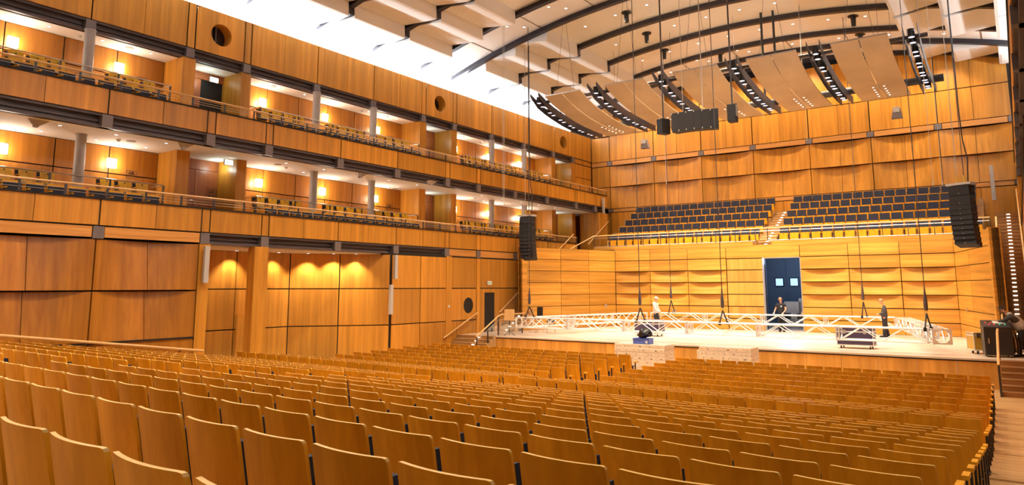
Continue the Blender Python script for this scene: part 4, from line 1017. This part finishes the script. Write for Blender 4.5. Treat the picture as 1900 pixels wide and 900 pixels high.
obj('shell', cm, M['blue'], t); obj('rim', MB().box(-cw-.02, cw+.02, -cd-.02, -cd, ch-.03, ch).box(-cw-.02, cw+.02, cd, cd+.02, ch-.03, ch).box(-cw-.02, -cw, -cd, cd, ch-.03, ch).box(cw, cw+.02, -cd, cd, ch-.03, ch), M['blue'], t)
obj('label_card', MB().box(.2, .28, -cd-.006, -cd-.001, .03, .13), M['paper'], t)
rb_ = random.Random(3)
def crumple(p):
    n = 1+.16*math.sin(9*p.x+3*p.z*7)+.12*math.sin(14*p.y+11*p.z)+.06*rb_.uniform(-1, 1)
    q = Vector((p.x*n, p.y*n, p.z*n))
    if q.z > .02: q.x += .45*q.z; q.z *= 1.05+.55*max(0, q.x)/.3
    return q
o = obj('black_bag', MB().ball((0, 0, .345), .29, .21, .175, 18, 12, fn=crumple), M['bag'], None, (-12.2, 26.2, -2.215+H+.02), smooth=True); tag(o, 'crumpled shiny black plastic bag sitting in the blue crate', 'bag')
# chair and music stand at stage left, power box
def stack_chair(label, loc, rot):
    t = thing('stage_chair', label, 'chair', loc, rot)
    P = [[(-.2+.1*i, .2+.03*(1-((i-2)/2)**2)+.06*(z-.5), z) for z in (.52, .62, .74, .84)] for i in range(5)]
    obj('backrest', MB().slab(P, (0, .015, 0)), M['postdark'], t, smooth=True); obj('seat', MB().box(-.21, .21, -.22, .2, .44, .465), M['postdark'], t, bevel=.01)
    for x in (-.19, .19):
        for y, yy in ((-.18, -.24), (.18, .26)): obj('leg', MB().tube([(x, y, .44), (x*1.12, yy, 0)], .011, 6), M['chrome'], t)
    return t
stack_chair('tall dark chair whose backrest rises above the left truss end', (-20.6, 31.3, SZ), -.3).scale = (1.15, 1.1, 1.55)
stack_chair('second dark stacking chair, half hidden behind the left truss end', (-19.85, 31.5, SZ), .6)
t = thing('music_stand', 'wooden music stand on black tripod at left stage edge', 'music stand', (-20.42, 28.6, SZ), .15)
obj('desk', MB().prism([(-.27, .75), (.27, .75), (.27, 1.26), (-.27, 1.26)], lambda p, s_: (p[0], (.015 if s_ else 0)+.12*(p[1]-.75), p[1])).box(-.27, .27, -.07, 0, .74, .755), M['rail'], t)
obj('pole', MB().tube([(0, .05, .1), (0, .05, 1.0)], .016, 8), M['black'], t)
for a in (0, 2.1, 4.2): obj('leg', MB().tube([(0, .05, .25), (.3*math.cos(a), .05+.3*math.sin(a), .012)], .012, 6), M['black'], t)
for i, (x, y, z, w) in enumerate(((-20.25, 39.33, -1.25, .12), )):
    o = obj('wall_socket', MB().box(-w/2, w/2, -.03, 0, 0, .2).box(-w/2+.02, w/2-.02, -.04, -.03, .03, .08), M['lightgrey'], None, (-20.35, 38.5, z+H)); tag(o, 'small pale socket box low on the left stage screen', 'socket')
o = obj('wall_socket', MB().box(-.02, 0, -.06, .06, 0, .22).box(-.03, -.02, -.04, .04, .03, .09), M['lightgrey'], None, (-2.0, 37.4, -1.15+H)); tag(o, 'small pale socket box low on the right stage screen', 'socket')
o = obj('light_switch', MB().box(0, .02, -.05, .05, -.06, .06).box(.02, .026, -.03, .03, -.04, .04), M['paper'], None, (-23.05, 27.2, -.95+H)); tag(o, 'small white switch on the pier left of the porthole', 'switch')
o = obj('water_bottle', MB().tube([(0, 0, 0), (0, 0, .18), (0, 0, .22), (0, 0, .26)], [.035, .035, .015, .015], 10), M['lightgrey'], None, (-.98, 27.4, .02), smooth=True); tag(o, 'small bottle on the floor below the right stage steps', 'bottle')
# small devices in the balcony ceilings
for lev, zc, det, dsc in (('lower', C2Z, ((220, 259), (531, 310), (721, 347), (882, 367)), ((243, 262), (516, 305), (733, 350))), ('upper', C3Z, ((149, 66), (566, 176), (671, 205), (892, 264)), ((240, 89), (507, 160), (717, 216), (858, 254)))):
    for i, q in enumerate(det):
        x, y = zpt(*q, zc); o = obj('smoke_detector', MB().tube([(0, 0, 0), (0, 0, -.04)], .07, 12).tube([(0, 0, -.04), (0, 0, -.08)], .045, 12), M['paper'], None, (x, y, zc)); tag(o, 'small white smoke detector in the %s balcony ceiling, %s from left' % (lev, ORD[i+1]), 'smoke detector', 'smoke detectors of the balconies')
    for i, q in enumerate(dsc):
        x, y = zpt(*q, zc); o = obj('ceiling_loudspeaker', MB().tube([(0, 0, 0), (0, 0, -.015)], .15, 18).tube([(0, 0, -.015), (0, 0, -.02)], .12, 18), M['column'], None, (x, y, zc)); tag(o, 'flat round ceiling loudspeaker in the %s balcony ceiling, %s from left' % (lev, ORD[i+1]), 'loudspeaker', 'round loudspeakers in the balcony ceilings')
for i, q in enumerate(((67, 224), (340, 267), (668, 322), (799, 336))):
    x, y = zpt(*q, C2Z); o = obj('ceiling_projector', MB().add([(-.28, -.02, 0), (.18, -.3, 0), (.18, .3, 0), (-.05, 0, -.22)], [(0, 1, 2), (0, 3, 1), (1, 3, 2), (2, 3, 0)]).box(-.06, .06, -.06, .06, -.2, -.02), M['column'], None, (x, y, C2Z)); tag(o, 'small wedge shaped grey device under the lower balcony ceiling, %s from left' % ORD[i+1], 'ceiling device', 'wedge devices under the lower balcony ceiling')
# back of the stage door: crates and chairs in the dark room
for i, (x, y, z, w) in enumerate(((-10.85, 43.4, SZ+.76, .8), (-10.2, 43.9, SZ, .7), (-10.85, 43.4, SZ, .82))):
    o = obj('cardboard_box', MB().box(-w/2, w/2, -.3, .3, 0, (.7, 1.65, .75)[i]).box(-.04, .04, -.302, .302, .02, (.7, 1.65, .75)[i]-.02), M['ply'], None, (x, y, z)); tag(o, 'brown box in the dark room behind the stage door, %s' % ('upper left', 'upper right', 'lower')[i], 'box')
stack_chair('dark chair before the boxes behind the stage door, left one', (-10.85, 42.6, SZ), 2.9); stack_chair('dark chair before the boxes behind the stage door, right one', (-10.2, 42.5, SZ), 3.3)
# ---------------------------------------------------------------- right edge: dark steel uprights
# ---------------------------------------------------------------- people
def skin(name, V, E, mat, parent, root=0, sub=2, flat=False):
    """continuous surface grown over joints: V = [(x,y,z,rx,ry)], E = edges"""
    me = bpy.data.meshes.new(name); me.from_pydata([v[:3] for v in V], E, []); me.materials.append(mat)
    o = bpy.data.objects.new(name, me); COL.objects.link(o); o.parent = parent
    md = o.modifiers.new('skin', 'SKIN'); md.use_smooth_shade = True; md.branch_smoothing = .3
    for i, v in enumerate(V):
        sv = me.skin_vertices[0].data[i]; sv.radius = (v[3], v[4] if len(v) > 4 else v[3]); sv.use_root = (i == root)
    ss = o.modifiers.new('sub', 'SUBSURF'); ss.levels = sub; ss.render_levels = sub
    return o
def person(label, loc, rot, J, top, trous, hair, cap=None, beard=False, short=False, hood=False, logo=False, glove=False, vest=None):
    """local frame: facing +x, left = +y. J holds joints"""
    t = thing('person', label, 'person', loc, rot); Vv = lambda k: Vector(J[k])
    pel, ch, nk, hd = Vv('pelvis'), Vv('chest'), Vv('neck'), Vv('head')
    up = (hd-nk).normalized(); fx = Vector(J.get('look', (1, 0, 0))).normalized(); sd = up.cross(fx).normalized(); fx = sd.cross(up).normalized()
    ba = (ch-pel)
    sh = {s: Vv('sh'+s) for s in 'LR'}; el = {s: Vv('el'+s) for s in 'LR'}; hn = {s: Vv('hn'+s) for s in 'LR'}
    hip = {s: Vv('hip'+s) for s in 'LR'}; kn = {s: Vv('kn'+s) for s in 'LR'}; an = {s: Vv('an'+s) for s in 'LR'}
    # body: one continuous surface, pelvis - spine - neck - head, arms and legs
    V = [(*pel, .12, .13), (*(pel+ba*.5), .11, .13), (*ch, .12, .15), (*nk, .055), (*(nk+(hd-nk)*.45), .052), (*(hd-up*.03+fx*.012), .075, .07), (*(hd+up*.045-fx*.008), .086, .078), (*(hd+up*.10-fx*.01), .06, .056)]
    E = [(0, 1), (1, 2), (2, 3), (3, 4), (4, 5), (5, 6), (6, 7)]
    for s in 'LR':
        b = len(V); V += [(*sh[s], .055), (*el[s], .042), (*(hn[s]), .028)]; E += [(2, b), (b, b+1), (b+1, b+2)]
        b = len(V); V += [(*hip[s], .085), (*kn[s], .055), (*an[s], .04)]; E += [(0, b), (b, b+1), (b+1, b+2)]
    body = skin('body', V, E, M['skin'], t)
    f = MB(); hc = hd+up*.01
    nb = hc+fx*.083; f.tube([nb+up*.03, nb+fx*.012+up*.005, nb+fx*.026-up*.018, nb-up*.028], [.008, .012, .016, .008], 8)
    for q in (-1, 1): f.ball(hc+sd*q*.078-fx*.005, .02, .012, .034, 8, 6)
    obj('nose_and_ears', f, M['skin'], body, smooth=True)
    e = MB()
    for q in (-1, 1): e.ball(hc+fx*.079+sd*q*.032+up*.028, .009, .012, .007, 8, 5); e.box(*[c for k in range(3) for c in ((hc+fx*.083+sd*q*.032+up*.048)[k]-(.016, .016, .004)[k], (hc+fx*.083+sd*q*.032+up*.048)[k]+(.016, .016, .004)[k])])
    obj('eyes_and_brows', e, M['hair'], body)
    mo = MB(); mp = hc+fx*.083-up*.055; mo.ball(mp, .01, .024, .006, 8, 5); obj('mouth', mo, M['red'], body)
    # hands with five fingers
    for s in 'LR':
        h = MB(); w = hn[s]; d = (w-el[s]).normalized(); tgt = J.get('grip'+s)
        side = Vector((0, 1 if s == 'L' else -1, 0)); side = (side-d*side.dot(d)).normalized(); pn = d.cross(side).normalized()
        h.tube([w-d*.01, w+d*.03, w+d*.075, w+d*.092], [.026, .036, .04, .030], 8)
        for q, (o_, l_) in enumerate(((-.03, .062), (-.011, .075), (.010, .07), (.029, .055))):
            a = w+d*.075+side*o_; curl = pn*(.25 if not tgt else .75)
            a1 = a+d*l_*.5; a2 = a1+(d*.8-curl).normalized()*l_*.35; a3 = a2+(d*.4-curl*1.6).normalized()*l_*.3
            h.tube([a, a1, a2, a3], [.0105, .0098, .009, .0072], 6)
        th = w+d*.03-side*.03; h.tube([th, th-side*.03+d*.02-pn*.01, th-side*.035+d*.05-pn*.025], [.014, .0115, .009], 6)
        obj('hand' if not glove else 'gloved_hand', h, M['skin'] if not glove else M['lgreyc'], t, smooth=True)
    # clothing follows the limbs
    V = [(*(pel-ba*.38), .18, .20), (*(pel+ba*.40), .17, .195), (*ch, .165, .205), (*(ch+(nk-ch)*.7), .085, .115), (*nk, .068, .072)]; E = [(0, 1), (1, 2), (2, 3), (3, 4)]
    for s in 'LR':
        b = len(V); V += [(*sh[s], .092), (*(sh[s]+(el[s]-sh[s])*.55), .078)]; E += [(2, b), (b, b+1)]
        if not short: V += [(*el[s], .068), (*(hn[s]-(hn[s]-el[s])*.04), .05)]; E += [(b+1, b+2), (b+2, b+3)]
    shirt = skin('shirt' if short else 'sweater', V, E, M[top], t)
    if vest:
        V = [(*(pel-ba*.42), .205, .225), (*(pel+ba*.40), .20, .222), (*(ch+Vector((0, 0, -.01))), .192, .205), (*(ch+(nk-ch)*.62), .105, .125)]
        skin('vest', V, [(0, 1), (1, 2), (2, 3)], M[vest], t)
    if hood: obj('hood', MB().ball(nk-fx*.06+Vector((0, 0, -.03)), .10, .13, .075, 12, 8), M[vest or top], t, smooth=True)
    if logo: obj('shirt_logo', MB().disc(ch+Vector((.168, .065, .03)), (1, .1, .15), .035, 12), M['paper'], shirt)
    V = [(*(pel+ba*.30), .14, .165), (*pel, .155, .18)]; E = [(0, 1)]
    for s in 'LR':
        b = len(V); V += [(*hip[s], .122), (*kn[s], .09), (*(an[s]-Vector((0, 0, .03))), .078)]; E += [(1, b), (b, b+1), (b+1, b+2)]
    skin('trousers', V, E, M[trous], t, root=1)
    for s in 'LR':
        a = an[s]; fd = Vector(J.get('foot', (1, 0, 0)))
        m_ = MB(); m_.tube([a+Vector((0, 0, .02))-fd*.06, Vector((a.x, a.y, .045))-fd*.05, Vector((a.x, a.y, .045))+fd*.08, Vector((a.x, a.y, .036))+fd*.17, Vector((a.x, a.y, .03))+fd*.21], [.03, .045, .046, .036, .018], 10)
        obj('shoe', m_, M['blackc'], t, smooth=True)
    hm = MB()
    def hair_fn(p):
        return p if p.z > -.02 else Vector((p.x*(1 if p.x < 0 else .3), p.y, p.z))
    hm.ball(hd+up*.045-fx*.016, .098, .092, .092, 14, 10, fn=lambda p: Vector((min(p.x, .072 if p.z < .045 else .2), p.y, max(p.z, -.055 if p.x < .02 else .03))))
    obj('hair', hm, M[hair], t, smooth=True)
    if beard: obj('beard', MB().ball(hd+fx*.04-up*.06, .05, .06, .045, 10, 8), M['hair'], t, smooth=True)
    if cap:
        c = MB(); base = hd+up*.075
        c.ball(base-fx*.008, .103, .097, .072, 14, 10, fn=lambda p: Vector((p.x, p.y, max(p.z, -.012))))
        obj('cap', c, M[cap], t, smooth=True)
        P = [[base+fx*(.062+.095*i/3*(1-.35*(abs(j-2)/2)**2))+sd*(.075*(j-2)/2)-up*(.004+.012*i/3) for i in range(4)] for j in range(5)]
        obj('cap_peak', MB().slab(P, up*.008), M[cap], t)
    return t
def standing(**k):
    J = dict(pelvis=(0, 0, .95), chest=(.0, 0, 1.28), neck=(.0, 0, 1.47), head=(.035, 0, 1.645), shL=(0, .175, 1.41), shR=(0, -.175, 1.41), elL=(-.02, .22, 1.12), elR=(-.02, -.22, 1.12),
        hnL=(.08, .21, .88), hnR=(.08, -.21, .88), hipL=(0, .09, .90), hipR=(0, -.09, .90), knL=(.02, .10, .50), knR=(.02, -.10, .50), anL=(-.02, .11, .09), anR=(-.02, -.11, .09))
    J.update(k); return J
# 1: man in pale hoodie and white cap, in profile to the right
person('man in pale grey hoodie and white cap standing behind the left flight case, facing right', (-16.45, 36.9, SZ), 0,
    standing(elR=(.06, -.22, 1.13), hnR=(.24, -.17, .96), elL=(.03, .22, 1.12), hnL=(.2, .18, .93), knL=(.1, .1, .5), anL=(.12, .11, .09), look=(1, 0, -.12)), 'lgreyc', 'blackc', 'hairfair', cap='paper', hood=True)
# 2: man in black T-shirt at the open stage door, both gloved hands on the truss
person('man in black t-shirt and gloves at the open stage door, hands on the truss', (-10.32, 38.95, SZ), -PI/2-.1,
    standing(elL=(.10, .27, 1.13), hnL=(.34, .22, .98), elR=(.08, -.29, 1.12), hnR=(.32, -.27, .97), head=(.06, 0, 1.635), look=(1, .25, -.2), gripL=1, gripR=1), 'blackc', 'blackc', 'hairfair', short=True, logo=True, glove=True)
# 3: man in dark grey sweater looking down to the left
person('man in dark grey sweater and black trousers looking down, right part of stage', (-5.28, 37.35, SZ), PI+.1,
    standing(head=(.09, 0, 1.63), elL=(-.05, .23, 1.12), hnL=(.22, .10, 1.05), elR=(-.05, -.22, 1.12), hnR=(.02, -.23, .86), look=(1, 0, -.5), anL=(.05, .11, .09), anR=(-.1, -.1, .09), knR=(-.03, -.1, .5)), 'dgreyc', 'blackc', 'hairfair')
# 4: man in grey hooded vest and black cap leaning on the console
person('bearded man in grey hooded vest and black cap leaning over the console', (-.20, 29.62, SZ), PI+.05,
    standing(pelvis=(-.12, 0, .95), chest=(.10, 0, 1.24), neck=(.24, 0, 1.39), head=(.35, 0, 1.53), shL=(.17, .18, 1.34), shR=(.17, -.18, 1.34), elL=(.36, .22, 1.18), hnL=(.55, .14, 1.13),
        elR=(.12, -.3, 1.12), hnR=(.16, -.28, .9), hipL=(-.12, .09, .90), hipR=(-.12, -.09, .90), knL=(-.02, .11, .5), knR=(-.12, -.1, .5), anL=(.02, .12, .09), anR=(-.2, -.11, .09), look=(1, .05, -.35)), 'dgreyc', 'blackc', 'hair', cap='blackc', beard=True, hood=True, vest='greyc')
